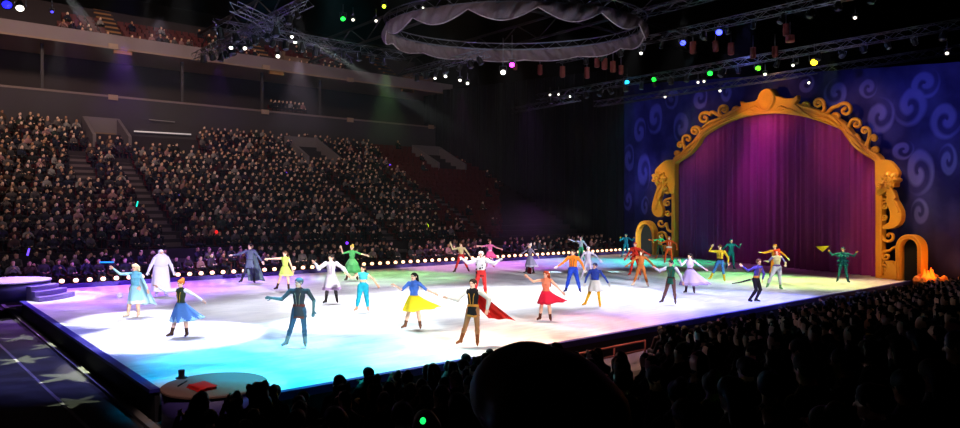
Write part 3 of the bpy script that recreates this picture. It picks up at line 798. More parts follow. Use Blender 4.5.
def scroll(x, y, r, a0, turns, dr, stem=None, w=1.0, d=.17):
    """spiral at pixel (x, y) of pixel radius r; starts on its rim at angle a0 (degrees, y up) and winds inwards"""
    pts = []; rad = []
    if stem:
        for q in stem: pts.append(np.array(q, float)); rad.append(w * .9)
    N_ = int(26 * turns)
    for i in range(N_ + 1):
        t = i / N_; a = math.radians(a0) + dr * 2 * PI * turns * t; rr = r * (1 - .80 * t ** .8)
        pts.append(np.array([x + rr * math.cos(a), y - rr * math.sin(a)])); rad.append(w * (1 - .35 * t))
    if stem: pp = smooth_path(np.array(pts[:len(stem) + 1]), 5)[:-1]; k = len(pp); pts = list(pp) + pts[len(stem) + 1 - 0:]; rad = [w * .95] * k + rad[len(stem) + 1:]
    P3 = []; RR = []
    for q, r_ in zip(pts, rad):
        l = loc(q[0], q[1], .2); P3.append((l[0], -d, max(l[2], .05))); RR.append(r_ * pxm(q[0], q[1]))
    mb = MB(); mb.tube(P3, RR, 8)
    mb.v = [(v[0], -d + (v[1] + d) * 1.2, v[2]) for v in mb.v]
    e = np.array(P3[-1]); rr = RR[-1] * 1.7
    mb.lathe([(.001, -rr), (rr * .7, -rr * .7), (rr, 0), (rr * .7, rr * .7), (.001, rr)], e, 10)
    recalc(mb.build('scroll', M_GOLD, arch))
for args in ((724, 109.5, 5.2, 200, 1.3, -1, [(727, 120), (720, 114)], 1.2), (736.5, 110, 3.8, 180, 1.3, -1, [(738, 117), (733, 113)], 1.1), (704.5, 118.5, 7, 30, 1.15, 1, [(722, 117), (712, 112)], 1.5), (695, 131, 5.5, -20, 1.3, 1, [(698, 142), (700, 136)], 1.3),
             (687.5, 139, 5, 180, .9, -1, [(690, 152), (684, 146)], 1.2), (680, 145, 3.6, 0, 1.3, 1, [(686, 153), (684, 148)], 1.1), (676.5, 153.5, 2.8, 0, 1.3, 1, [(682, 158), (680, 156)], 1.0), (712, 126, 3, 120, 1.2, -1, [(718, 124), (714, 122)], 1.1),
             (805, 105.5, 4, 0, 1.3, 1, [(803, 116), (808, 110)], 1.1), (818, 103.5, 6, -20, 1.35, 1, [(820, 116), (824, 109)], 1.3), (845, 110, 8, 150, 1.15, -1, [(824, 116), (832, 108)], 1.6), (836, 117, 4.5, 180, 1.1, -1, [(838, 126), (833, 122)], 1.3), (856, 124, 6, 150, 1.15, -1, [(849, 135), (848, 128)], 1.4),
             (864.5, 131, 5, 0, .95, 1, [(862, 150), (868, 140)], 1.3), (873.5, 138.5, 4, 180, 1.3, -1, [(868, 152), (868, 144)], 1.2), (875.5, 150, 3.4, 180, 1.4, -1, [(868, 154), (870, 152)], 1.2), (857, 137, 3, 90, 1.2, 1, [(858, 146), (860, 141)], 1.0)):
    scroll(*args[:-1], args[-1] * 1.3)
# left column ornaments
def px4(P, ox, oy, k): return [(ox + x * k, oy + y * k) for x, y in P]
def rosette(cx, cy, r, off):
    flat_piece('rosette', [(cx + r * (1 + .13 * math.cos(7 * t_)) * math.cos(t_), cy - r * (1 + .13 * math.cos(7 * t_)) * math.sin(t_)) for t_ in np.linspace(0, 2 * PI, 56, endpoint=False)], .12, off, .05)
    for k in range(7):
        t_ = 2 * PI * k / 7; q_ = [loc(cx + r * f_ * math.cos(t_), cy - r * f_ * math.sin(t_), .2) for f_ in (.45, .75, 1.0)]
        mb = MB(); mb.tube([(p[0], -off - .01, p[2]) for p in q_], [.05, .11, .03], 8); recalc(mb.build('petal', M_GOLD, arch))
flat_piece('leaf_ornament', densify([(676, 160), (668, 160), (661, 165), (656, 172), (662, 182), (670, 192), (676, 192)], 3), .12, .36, .05)
rosette(661.5, 178, 6.6, .52)
flat_piece('leaf_ornament', densify(px4([(160, 90), (125, 90), (108, 96), (118, 110), (106, 150), (96, 190), (101, 218), (120, 233), (140, 226), (140, 195), (128, 165), (140, 130), (155, 105)], 630, 160, .2454), 2), .10, .42, .05)
for args in ((666.5, 191, 3.6, 90, 1.3, -1, [(673, 184), (670, 186)], 1.1), (667, 203, 4, 90, 1.3, 1, [(674, 196), (671, 198)], 1.1), (667.5, 213, 3.5, 0, 1.3, -1, [(673, 220), (672, 216)], 1.0), (661, 223, 5.2, 10, 1.0, -1, [(673, 232), (668, 230)], 1.3), (661, 236, 5, 0, 1.2, 1, [(673, 245), (669, 242)], 1.3), (664, 249, 4, 0, 1.2, 1, [(673, 257), (669, 254)], 1.2)):
    scroll(*args)
# right column ornaments
flat_piece('leaf_ornament', densify([(877, 160), (890, 160), (897, 166), (901, 174), (895, 184), (886, 193), (878, 193)], 3), .12, .38, .05)
rosette(893, 180, 7.8, .56)
flat_piece('leaf_ornament', densify(px4([(95, 92), (118, 100), (126, 130), (145, 165), (145, 200), (125, 222), (88, 228), (84, 216), (105, 204), (108, 170), (96, 140), (98, 115)], 860, 160, .304), 2), .10, .45, .05)
for args in ((886, 193, 3.5, 90, 1.3, -1, [(881, 186), (884, 187)], 1.1), (885, 206, 4, 90, 1.2, 1, [(881, 198), (887, 200)], 1.2), (884, 217, 3.8, 180, 1.3, 1, [(880, 224), (880, 220)], 1.1), (889, 236, 7.5, 170, 1.0, 1, [(881, 222), (880, 228)], 1.7), (886, 256, 5.5, 60, 1.25, 1, [(898, 246), (893, 248)], 1.5), (884, 270, 4.8, 90, 1.3, -1, [(880, 262), (881, 264)], 1.4)):
    scroll(*args)
flat_piece('base_wave', densify(px4([(58, 396), (64, 384), (84, 378), (98, 362), (98, 345), (90, 333), (108, 332), (124, 348), (126, 396)], 860, 160, .304), 2), .10, .40, .04)
for args in ((661.5, 178, 3.4, -60, 1.5, -1, None, 1.0, .58), (669, 188, 2.6, 90, 1.2, 1, None, .9, .5), (893, 180, 4.2, 240, 1.5, 1, None, 1.1, .62), (884, 187, 2.8, 90, 1.2, -1, None, .9, .6),
             (660.5, 200, 2, 200, .3, -1, [(664, 186), (659, 194)], .8, .43), (659, 209, 2, 200, .3, -1, [(663, 196), (660, 203)], .8, .43), (898, 198, 2, -20, .3, 1, [(893, 186), (897, 192)], .9, .46), (901, 212, 2, -20, .3, 1, [(897, 200), (900, 206)], .9, .46)):
    scroll(*args)
# feather ridges sweeping along the band
for P_ in ([(722, 122.5), (710, 128.5), (703, 133)], [(724, 118), (712, 122), (704, 128)], [(694, 148), (688, 152), (680, 157)], [(700, 139), (692, 145), (684, 152)], [(818, 117), (830, 120), (841, 127)], [(822, 113), (834, 117), (843, 125)], [(852, 137), (859, 147), (870, 155.5)], [(850, 133), (858, 141), (866, 150)], [(746, 113), (757, 107), (762, 110)], [(794, 112), (784, 107), (779, 110)], [(738, 116), (750, 110.5), (757, 112)], [(803, 114.5), (791, 109.5), (783, 112)]):
    sm_ = smooth_path(np.array(P_, float), 6); mb = MB(); q_ = [loc(a_, b_, .2) for a_, b_ in sm_]
    mb.tube([(p[0], -.40, p[2]) for p in q_], [(.4 + .9 * math.sin(PI * min(1, (i + 1) / len(q_)))) * .075 for i in range(len(q_))], 8); recalc(mb.build('ridge', M_GOLD, arch))
# curtain behind the arch, deep vertical folds
sA, sB = loc(676, 200, -.1)[0] - .28, loc(877, 200, -.1)[0] + .28
prof_s = IN[:, 0]; prof_z = IN[:, 1]
def top_at(s):
    best = 0
    for i in range(len(IN) - 1):
        a, b_ = prof_s[i], prof_s[i + 1]
        if min(a, b_) - 1e-9 <= s <= max(a, b_) + 1e-9 and abs(b_ - a) > 1e-6:
            best = max(best, prof_z[i] + (prof_z[i + 1] - prof_z[i]) * (s - a) / (b_ - a))
    return best
n = 900; V = []; Fc = []; nz_ = 8
rr = random.Random(4); ph = [rr.uniform(0, 6) for _ in range(4)]
zt = []
for i in range(n + 1):
    s = sA + (sB - sA) * i / n; s2 = min(max(s, prof_s.min() + .02), prof_s.max() - .02); zt.append(max(top_at(s2), 5.6) + .22)
for th in (0, 1):
    for j in range(nz_ + 1):
        t = j / nz_
        for i in range(n + 1):
            s = sA + (sB - sA) * i / n
            d = .19 * math.sin(s * 2 * PI / .60 + 2.2 * math.sin(s * .9 + ph[0])) + .05 * math.sin(s * 2 * PI / 1.3 + ph[1]) + .02 * math.sin(s * 2 * PI / .21 + ph[2])
            d *= .75 + .35 * (1 - t)
            V.append((s, .16 + d * .8 + th * .03, .02 + (zt[i] - .02) * t))
w = n + 1; R_ = w * (nz_ + 1)
for th in (0, 1):
    for j in range(nz_):
        for i in range(n): q = (th * R_ + j * w + i, th * R_ + j * w + i + 1, th * R_ + (j + 1) * w + i + 1, th * R_ + (j + 1) * w + i); Fc.append(q if not th else q[::-1])
mb = MB(); mb.add(V, Fc, 0, True)
m_cur = mat('curtain_velvet', (.52, .10, .48), .7, noise=.12, nscale=6)
wall_ob(mb.build('stage_curtain', m_cur, label='deep purple stage curtain in vertical folds inside the golden arch', cat='curtain'))
# small golden archways either side
def archway(xl, xr, yt, yb, off, wpx, label):
    t = empty('archway', (0, 0, 0), label=label, cat='archway'); t.matrix_world = SM
    a = loc(xl, yb, off); c = loc(xr, yb, off); top = loc((xl + xr) / 2, yt, off)
    wd = c[0] - a[0]; R_ = wd / 2; cx = (a[0] + c[0]) / 2; zs = top[2] - R_; tw = wpx * pxm(xl, yb)
    def outline(rad): return [(cx - rad, .004)] + [(cx + rad * math.cos(PI - PI * i / 20), zs + rad * math.sin(PI - PI * i / 20)) for i in range(21)] + [(cx + rad, .004)]
    O = outline(R_); I = outline(R_ - tw); n = len(O); V = []
    for d in (0, .45):
        V += [(x, -off + d, z) for x, z in O] + [(x, -off + d, z) for x, z in I]
    Fc = []
    for i in range(n - 1):
        Fc += [(i, i + 1, n + i + 1, n + i), (2 * n + i, 3 * n + i, 3 * n + i + 1, 2 * n + i + 1), (i, 2 * n + i, 2 * n + i + 1, i + 1), (n + i, n + i + 1, 3 * n + i + 1, 3 * n + i)]
    Fc += [(0, n, 3 * n, 2 * n), (n - 1, 3 * n - 1, 4 * n - 1, 2 * n - 1)]
    mb = MB(); mb.add(V, Fc); bevel(recalc(mb.build('door_frame', M_GOLD, t)), .05, 2)
    mb = MB(); mb.tube([(x, -off - .03, z) for x, z in outline(R_ - tw * .15)], tw * .16, 8); mb.tube([(x, -off - .03, z) for x, z in outline(R_ - tw * .85)], tw * .13, 8); mb.build('moulding_bead', M_GOLD, t)
    mb = MB(); q = outline(R_ - tw * .9); m2 = len(q); V = [(x, -off + .3, z) for x, z in q] + [(x, -off + .36, z) for x, z in q]
    mb.add(V, [tuple(range(m2)), tuple(reversed(range(m2, 2 * m2)))] + [(i, m2 + i, m2 + (i + 1) % m2, (i + 1) % m2) for i in range(m2)])
    recalc(mb.build('dark_opening', mat('inner_dark', (.03, .03, .03), .95), t))  # near-black panel: the darkness inside the archway is painted on it
archway(636, 654.5, 220.5, 258, .5, 3.4, 'small golden archway left of the tall golden arch')
archway(896, 922, 234.5, 283, .6, 4.4, 'small golden archway right of the tall golden arch')
# glowing brazier by the right archway
c = loc(931, 283, .8); cw = SM @ Vector((c[0], c[1], 0)); br = empty('fire_brazier', (cw[0], cw[1], 0), label='glowing orange fire in a golden rock hearth right of the right archway', cat='fire')
rr = random.Random(2); mb = MB()
for k in range(11):
    a = 2 * PI * k / 11; r_ = .6; h_ = rr.uniform(.2, .5); w_ = rr.uniform(.15, .22)
    mb.lathe([(w_ * .9, 0), (w_ * 1.1, h_ * .4), (w_ * .7, h_ * .85), (w_ * .2, h_)], (r_ * math.cos(a), r_ * math.sin(a), 0), 7, smooth=False)
mb.build('hearth', mat('gold_rock', (.72, .40, .12), .7, noise=.3, nscale=3), br)
mb = MB()
for k in range(7):
    a = 2 * PI * k / 7 * 1.7; r_ = .3 * (k % 3) / 2; h_ = .26 + .25 * rr.random()
    mb.lathe([(.10, .1), (.15, .25), (.10, h_ * .7), (.03, h_ + .15), (.005, h_ + .25)], (r_ * math.cos(a), r_ * math.sin(a), .1), 9)
mb.build('flames', mat('flame', (1, .45, .08), .5, emit=3.0, ecol=(1, .34, .04), noise=0), br)
c = loc(912, 281, .7)
# black masking drape between the stands and the stage wall
d0 = np.array([44.5, 62.0]); d1 = np.array([wall_u(N1) + .6 - .0, N1 + 1.2]); d1 = np.array((SM @ Vector((sL + .2, .8, 0)))[:2])
V = []; Fc = []; n = 260; dd = d1 - d0; L_ = np.linalg.norm(dd); dn_ = np.array([-dd[1], dd[0]]) / L_
for th in (0, 1):
    for j in range(2):
        for i in range(n + 1):
            s = i / n; o_ = .12 * math.sin(s * L_ * 2 * PI / 1.1 + math.sin(s * 9)) + .05 * math.sin(s * L_ * 2 * PI / .47) + th * .03
            p = d0 + dd * s + dn_ * o_; V.append((p[0], p[1], 16.5 if j else .3))
w = n + 1
for i in range(n): Fc += [(i, i + 1, w + i + 1, w + i), (2 * w + i, 3 * w + i, 3 * w + i + 1, 2 * w + i + 1), (w + i, w + i + 1, 3 * w + i + 1, 3 * w + i)]
mb = MB(); mb.add(V, Fc, 0, True); mb.build('masking_drape', mat('black_drape', (.055, .055, .10), .9, noise=.2, nscale=1), label='tall black masking drape between the stands and the blue backdrop', cat='drape')
# ---------------------------------------------------------------- overhead rig
def truss(p0, p1, label, sz=.42, bay=.6, name='lighting_truss', tri=False):
    p0 = np.array(p0, float); p1 = np.array(p1, float); L_ = np.linalg.norm(p1 - p0); d = (p1 - p0) / L_
    s = nrm(np.cross(d, [0, 0, 1.])) if abs(d[2]) < .9 else np.array([1., 0, 0]); up = np.cross(s, d)
    mb = MB(); cs = [(-1, -1), (1, -1), (1, 1), (-1, 1)]
    for a, b_ in cs: o = (s * a + up * b_) * sz / 2; mb.tube([p0 + o, p1 + o], .027, 6)
    n = max(2, int(L_ / bay))
    for i in range(n):
        q0, q1 = p0 + d * L_ * i / n, p0 + d * L_ * (i + 1) / n
        for k in range(4):
            a = s * cs[k][0] + up * cs[k][1]; b_ = s * cs[(k + 1) % 4][0] + up * cs[(k + 1) % 4][1]
            if i % 2: a, b_ = b_, a
            mb.tube([q0 + a * sz / 2, q1 + b_ * sz / 2], .014, 5, cap=False)
    return mb.build(name, M_STEEL, label=label, cat='truss')
truss((40, 6, 12.75), (40, 40, 12.75), 'silver truss directly above the top edge of the blue backdrop')
truss((36, 4, 14.2), (36, 34, 14.2), 'silver truss carrying the two blue lamps')
truss((31.5, 3, 14.4), (31.5, 24, 14.4), 'silver truss in the upper right corner, nearest the viewer on the stage side')
truss((43.5, 6, 12.2), (43.5, 37, 12.2), 'silver truss farthest back over the stage curtain')
truss((12, 34, 12.6), (23, 34, 12.6), 'silver truss along the dense left lamp cluster before the balcony')
truss((13.5, 30, 12.2), (13.5, 38, 12.2), 'silver cross truss in the dense left lamp cluster')
truss((15, 30, 13.4), (15, 46, 13.4), 'silver cross truss right of the dense left lamp cluster')
truss((12, 31.5, 12.9), (22, 38.5, 12.9), 'slanting silver truss through the dense left lamp cluster')
truss((26, 30, 12.6), (26, 38, 12.6), 'short silver truss below the oval ring, with four small lamps')
truss((41, 36.5, 12.4), (41, 44, 12.2), 'short silver truss in front of the black drape')
# dark grid steel under the roof
for k, (a, c) in enumerate((((20, 2, 17), (20, 60, 17)), ((30, 0, 17.5), (30, 60, 17.5)), ((40, 0, 17.5), (40, 60, 17.5)), ((0, 24, 18), (60, 24, 18)), ((0, 36, 18), (60, 36, 18)), ((0, 12, 18), (60, 12, 18)))):
    mb = MB(); mb.tube([a, c], .12, 8); mb.tube([np.array(a) + [0, 0, 1.5], np.array(c) + [0, 0, 1.5]], .12, 8)
    n = 24
    for i in range(n):
        q0 = np.array(a, float) + (np.array(c, float) - a) * i / n; q1 = np.array(a, float) + (np.array(c, float) - a) * (i + 1) / n
        mb.tube([q0 + [0, 0, 1.5 * (i % 2)], q1 + [0, 0, 1.5 * ((i + 1) % 2)]], .05, 6)
    mb.build('roof_beam', mat('beam_steel', (.22, .21, .23), .5, .5), label=('roof girder running across the rink, %s' % ('leftmost', 'middle', 'closest to the stage')[k]) if k < 3 else 'roof girder running along the rink, %s' % ('over the middle', 'over the far edge', 'over the near edge')[k - 3], cat='girder')
# oval ring with draped skirt
RC = at_depth(515, 211, 37.8); RA, RB, RZ = 6.9, 4.9, 12.6
def ring_pt(a, da=0, z=0): return np.array([RC[0], RC[1], 0]) + RT * (RA + da) * math.cos(a) + FW * (RB + da) * math.sin(a) + np.array([0, 0, RZ + z])
ring = empty('oval_ring', (RC[0], RC[1], RZ), label='large oval lighting ring with a draped pale fabric skirt overhead', cat='ring')
inv = Matrix.Translation((-RC[0], -RC[1], -RZ))
def ring_part(mb, nm, m): mb.v = [tuple(inv @ Vector(v)) for v in mb.v]; return recalc(mb.build(nm, m, ring))
N_ = 120
for dz_, da, r_, nm in ((1.25, .15, .035, 'upper_hoop'), (.85, 0, .045, 'middle_hoop')):
    mb = MB(); mb.tube([ring_pt(2 * PI * i / N_, da, dz_) for i in range(N_ + 1)], r_, 6, cap=False); ring_part(mb, nm, M_STEEL)
mb = MB()
for i in range(40):
    a, a2 = 2 * PI * i / 40, 2 * PI * (i + .5) / 40; mb.tube([ring_pt(a, 0, .85), ring_pt(a2, .15, 1.25), ring_pt(a + 2 * PI / 40, 0, .85)], .016, 5)
ring_part(mb, 'lattice', M_STEEL)
V = []; Fc = []; n, nz_ = 480, 8; SW = 13
def drop_at(a, sc):
    k = .5 - .5 * math.sin(a); return (.60 + .10 * sc) * (1 - k) + (.22 + .62 * sc) * k
for th in (0, 1):
    for j in range(nz_ + 1):
        t = j / nz_
        for i in range(n):
            a = 2 * PI * i / n; sc = abs(math.sin(a * SW / 2)); f_ = .05 * math.sin(a * 96 + 7 * sc * t) + .06 * math.sin(a * 41 + t * 5)
            p = ring_pt(a, (.05 + .14 * math.sin(PI * t) * sc + f_ * (.5 + .5 * sc)) + th * .02, .82 - t * drop_at(a, sc)); V.append(p)
R_ = (nz_ + 1) * n
for th in (0, 1):
    for j in range(nz_):
        for i in range(n): i2 = (i + 1) % n; q = (th * R_ + j * n + i, th * R_ + j * n + i2, th * R_ + (j + 1) * n + i2, th * R_ + (j + 1) * n + i); Fc.append(q if th else q[::-1])
mb = MB(); mb.add(V, Fc, 0, True); ring_part(mb, 'fabric_skirt', mat('pale_fabric', (.42, .36, .37), .85))
mb = MB(); pts = []
for i in range(n + 1):
    a = 2 * PI * i / n; sc = abs(math.sin(a * SW / 2)); pts.append(ring_pt(a, .06, .82 - drop_at(a, sc)))
mb.tube(pts, .035, 6, cap=False); ring_part(mb, 'hem_roll', mat('hem_pale', (.60, .54, .55), .8))
# lamps: housing, yoke and a glowing lens; those that light the place carry a real spot
LN = {}
def lamp_fixture(p, target, rgb, strength, label, sc=1.0, drop=.6, group=None):
    p = np.array(p, float); d = nrm(np.array(target, float) - p)
    t = empty('stage_lamp', p, label=label, cat='lamp', group=group)
    s = nrm(np.cross(d, [0, 0, 1.])) if abs(d[2]) < .98 else np.array([1., 0, 0]); up = np.cross(s, d)
    Rm = Matrix((( s[0], up[0], -d[0], 0), (s[1], up[1], -d[1], 0), (s[2], up[2], -d[2], 0), (0, 0, 0, 1)))
    mb = MB(); mb.lathe([(.10 * sc, .42 * sc), (.14 * sc, .30 * sc), (.155 * sc, .05 * sc), (.175 * sc, .0), (.165 * sc, -.015 * sc), (.15 * sc, .0), (.14 * sc, .03 * sc)], n=16); mb.v = [tuple(Rm @ Vector(v)) for v in mb.v]; recalc(mb.build('housing', M_BLACK, t))
    mb = MB(); mb.tube([s * .2 * sc - d * .15 * sc, s * .2 * sc - d * .15 * sc + np.array([0, 0, .3 * sc]), -s * .2 * sc - d * .15 * sc + np.array([0, 0, .3 * sc]), -s * .2 * sc - d * .15 * sc], .018, 6); mb.tube([-d * .15 * sc + np.array([0, 0, .3 * sc]), -d * .15 * sc + np.array([0, 0, .3 * sc + drop])], .02, 6); mb.build('yoke', M_STEEL, t)
    mb = MB(); mb.lathe([(.138 * sc, .02), (.12 * sc, -.02 * sc), (.07 * sc, -.05 * sc), (.005, -.06 * sc)], n=16); mb.v = [tuple(Rm @ Vector(v)) for v in mb.v]
    key = (tuple(rgb), strength)
    if key not in LN: LN[key] = cull_mis(mat('lens_glow', rgb, .3, emit=strength, noise=0))
    recalc(mb.build('lens', LN[key], t)); return t
def on_u(x, y, u): d = ray(x, y); return CAM + d * (u / d[0])
def on_v(x, y, v): d = ray(x, y); return CAM + d * (v / d[1])
EYEW = np.array([2., 4, 3])
BLU, GRN, TEA, YEL, WHI, MAG, LIM = (.22, .25, 1), (.12, 1, .25), (.15, .75, 1), (1, .78, .12), (1, .97, .9), (1, .2, .95), (.8, 1, .15)
def look(p, k=.5): return p * (1 - k) + EYEW * k + np.array([0, 0, -9.])
for x, y, u, c, st, sc, lb in ((683, 43, 36, BLU, 7, 1.15, 'blue stage lamp, left one of the blue pair on the rig'), (719, 32.5, 36, BLU, 7, 1.25, 'blue stage lamp, right one of the blue pair on the rig'), (627, 82.5, 40, TEA, 4, 1.15, 'cyan stage lamp at the left end of the backdrop top'),
                               (654, 79.5, 40, GRN, 4, 1.1, 'green stage lamp just right of the cyan one'), (710, 73.5, 40, GRN, 4, 1.1, 'green stage lamp, middle one of the green three'), (758, 68.5, 40, (.35, 1, .12), 4, 1.1, 'yellowish green stage lamp above the arch crest'), (814, 62.5, 40, YEL, 8, 1.3, 'bright yellow stage lamp above the right half of the arch'),
                               (512, 65, 27, MAG, 9, 1.0, 'magenta stage lamp under the oval ring'), (503, 72.5, 27, WHI, 6, 1.0, 'white stage lamp just below the magenta one')):
    p = on_u(x, y, u); lamp_fixture(p, look(p), c, st, lb, sc, max(.2, {36: 14.0, 40: 12.6, 27: 13.2}[u] - p[2]))
for x, y, c, st, sc, lb in ((20, 8.5, WHI, 5, 1.3, 'bright white stage lamp in the top left corner'), (52, 12, (.3, .25, 1), 3, .5, 'tiny violet lamp right of the top left white lamp'), (231, 48, WHI, 4, .8, 'white stage lamp, left one of the pair at the left cluster'), (245, 48.5, WHI, 5, .8, 'white stage lamp, right one of the pair at the left cluster'), (278, 56.5, WHI, 5, .9, 'white stage lamp hanging lowest in the left cluster'),
                            (292, 37, WHI, 6, .7, 'white stage lamp, upper left of the close pair beside the red seats'), (295, 42, WHI, 7, .8, 'white stage lamp, lower right of the close pair beside the red seats'), (343, 19, GRN, 4, 1.2, 'bright green lamp at the left cluster'), (353, 20, WHI, 2, .8, 'dim white lamp right of the bright green one'), (376, 21, WHI, 2, .8, 'dim white lamp left of the oval ring'), (384, 6.5, LIM, 7, 1.0, 'lime lamp above the left end of the oval ring')):
    p = on_v(x, y, 34 if x < 300 else 36); lamp_fixture(p, look(p, .35), c, st, lb, sc * .8, .5)
for x, y, u, st, lb in ((435, 78.5, 26, 3, 'small lamp under the short truss, first from left'), (445.5, 76.5, 26, 9, 'small lamp under the short truss, second from left and brightest'), (460, 80.5, 26, 5, 'small lamp under the short truss, third from left'), (467.5, 83.5, 26, 4, 'small lamp under the short truss, fourth from left'),
                        (550, 95, 41, 4, 'small white lamp before the black drape, first of four'), (558.5, 94.5, 41, 4, 'small white lamp before the black drape, second of four'), (570, 96.5, 41, 4, 'small white lamp before the black drape, third of four'), (574.5, 98.5, 41, 4, 'small white lamp before the black drape, fourth of four'), (610.5, 91, 41, 5, 'small white lamp at the right edge of the black drape'),
                        (641, 53.5, 33, 4, 'white lamp beside the right end of the oval ring'), (665, 97, 43.5, 3, 'tiny white lamp before the left part of the backdrop'), (720, 91, 43.5, 3, 'tiny white lamp before the backdrop left of the arch crest'), (809, 83, 43.5, 3, 'tiny white lamp hanging below the yellow one'), (885, 78.5, 43.5, 3, 'tiny white lamp before the right part of the backdrop'),
                        (704, 81.5, 40, 2, 'dim lamp between the green lamps'), (698, 82.5, 40, 2, 'dim lamp left of the middle green lamp'), (793, 65.5, 40, 2, 'dim lamp left of the yellow one'), (765, 74.5, 40, 3, 'small white lamp right of the yellowish green one'), (855, 18, 36, 2, 'small white lamp high in the right part of the rig'), (947, 53.5, 40, 2, 'small white lamp at the right end of the rig'), (423, 8, 30, 2, 'pale lamp above the left part of the oval ring')):
    p = on_u(x, y, u); lamp_fixture(p, look(p, .4), WHI, st, lb, .6, .4)
# unlit lamps crowding the trusses: black housings with glassy fronts
UNL = lamp_fixture((40, 8, 12.0), (40, 12, 0), (.30, .32, .36), 0.0, 'unlit black stage lamp hanging from the truss above the backdrop top', 1.0, .35, 'unlit lamps above the backdrop')
UNL.children[2].data.materials[0] = mat('lens_glass', (.55, .58, .62), .08, .6, noise=0)
ru = random.Random(9)
def unlit(p, lab, grp, first=[0]):
    o = UNL if not first[0] else copy_tree(UNL); first[0] = 1
    o.location = p; o.rotation_euler = (ru.uniform(-.5, .5), ru.uniform(-.4, .4), ru.uniform(0, 6)); s_ = ru.uniform(.8, 1.25); o.scale = (s_,) * 3
    tag(o, lab, 'lamp', grp)
for k in range(26): unlit((40 + ru.uniform(-.1, .1), 8 + 1.22 * k, 12.1), 'unlit black stage lamp on the truss directly above the backdrop', 'unlit lamps above the backdrop')
for k in range(18): unlit((36 + ru.uniform(-.1, .1), 6 + 1.5 * k, 13.55), 'unlit black stage lamp on the truss with the two blue lamps', 'unlit lamps on the blue lamp truss')
for k in range(12): unlit((12.3 + .85 * k, 34 + ru.uniform(-.1, .1), 11.95), 'unlit black stage lamp on the truss along the left lamp cluster', 'unlit lamps on the left truss')
for k in range(8): unlit((13.5 + ru.uniform(-.1, .1), 30.4 + 1.0 * k, 11.6), 'unlit black stage lamp on a cross truss of the left cluster', 'unlit lamps on the left cross trusses')
for k in range(11): unlit((15 + ru.uniform(-.1, .1), 31 + 1.3 * k, 12.8), 'unlit black stage lamp on the cross truss right of the left cluster', 'unlit lamps right of the left cluster')
for k in range(7): unlit((26 + ru.uniform(-.1, .1), 30.5 + 1.1 * k, 12.0), 'unlit black stage lamp on the short truss under the ring', 'unlit lamps under the ring')
p = on_v(7, 5, 32); lamp_fixture(p, look(p), (.12, .12, 1), 3, 'deep blue lamp at the extreme top left corner', 1.2, .5)
# red-brown hoist bags
m_bag = mat('bag_red', (.42, .19, .17), .8)
for k, (x, y, w_, h_, u, tl) in enumerate(((515, 67, 4.5, 6, 31, 0), (540, 70, 5, 10, 36, 0), (562.5, 72, 5.5, 11, 36, 0), (587, 73, 5.5, 11, 36, 0), (597, 63, 5.5, 9, 36, 0), (604.5, 64, 6, 11, 36, 0), (613, 67, 6, 11, 36, 0), (621, 70, 5, 9, 36, 0), (693, 48, 6.5, 12, 38, 0), (715.5, 46.5, 6, 11, 38, 0), (731, 49, 6.5, 12, 38, 0), (753, 53, 6, 11, 38, 0), (775, 52, 6, 11, 38, 0), (786, 30, 6, 12, 36, 0), (790, 39, 9, 7, 36, 0))):
    p = on_u(x, y, u); Z = np.dot(p - CAM, FW); r_ = w_ / 2 * Z / F_PX; h2 = h_ * Z / F_PX
    t = empty('hoist_bag', p, label='small red-brown hanging bag, ' + ('under the oval ring and alone' if k == 0 else 'number %s from left, row right of the ring' % ('one', 'two', 'three', 'four', 'five', 'six', 'seven')[k - 1] if k < 8 else '%s of the five hanging between the blue and green lamps' % ('first', 'second', 'third', 'fourth', 'fifth')[k - 8] if k < 13 else 'upper of the two high in the right rig' if k == 13 else 'lower and wider of the two high in the right rig'), cat='bag')
    mb = MB(); mb.lathe([(r_ * .6, -h2 / 2), (r_ * .95, -h2 * .44), (r_, -h2 * .2), (r_ * .95, h2 * .4), (r_, h2 / 2), (r_ * .85, h2 / 2)], n=14); mb.build('bag_body', m_bag, t)
    mb = MB(); mb.tube([(0, 0, h2 / 2), (0, 0, h2 / 2 + .7)], .025, 6); mb.build('chain', M_STEEL, t)
# ---------------------------------------------------------------- the skaters on the ice
# viewer frame for poses: x to the viewer's right, -y towards the viewer, z up; [viewer's left limb, viewer's right limb]
DN = (0, 0, -1)
def legs(l=.12, r=.12, ly=0, ry=0, kl=0, kr=0):
    return [((-l, ly - .05, -1), (-l + kl, ly + .12, -1)), ((r, ry - .05, -1), (r + kr, ry + .12, -1))]
OUT_L = [(-1, -.2, -.15), (-1, -.3, .2)]; OUT_R = [(1, -.1, -.25), (1, -.2, .05)]
UP_L = [(-.9, -.2, -.35), (-.35, -.3, 1)]; UP_R = [(.9, -.2, -.2), (.4, -.3, 1)]
LOW_L = [(-.5, 0, -1), (-.45, -.3, -1)]; LOW_R = [(.5, 0, -1), (.45, -.3, -1)]
HIP_R = [(.75, .1, -.8), (-.35, -.5, -.75)]; HIP_L = [(-.75, .1, -.8), (.35, -.5, -.75)]
DKBR = (.24, .15, .11); WHT = (.93, .92, .94)
SK = []
def add(px, label, **S):
    S['label'] = label; SK.append((px, S))
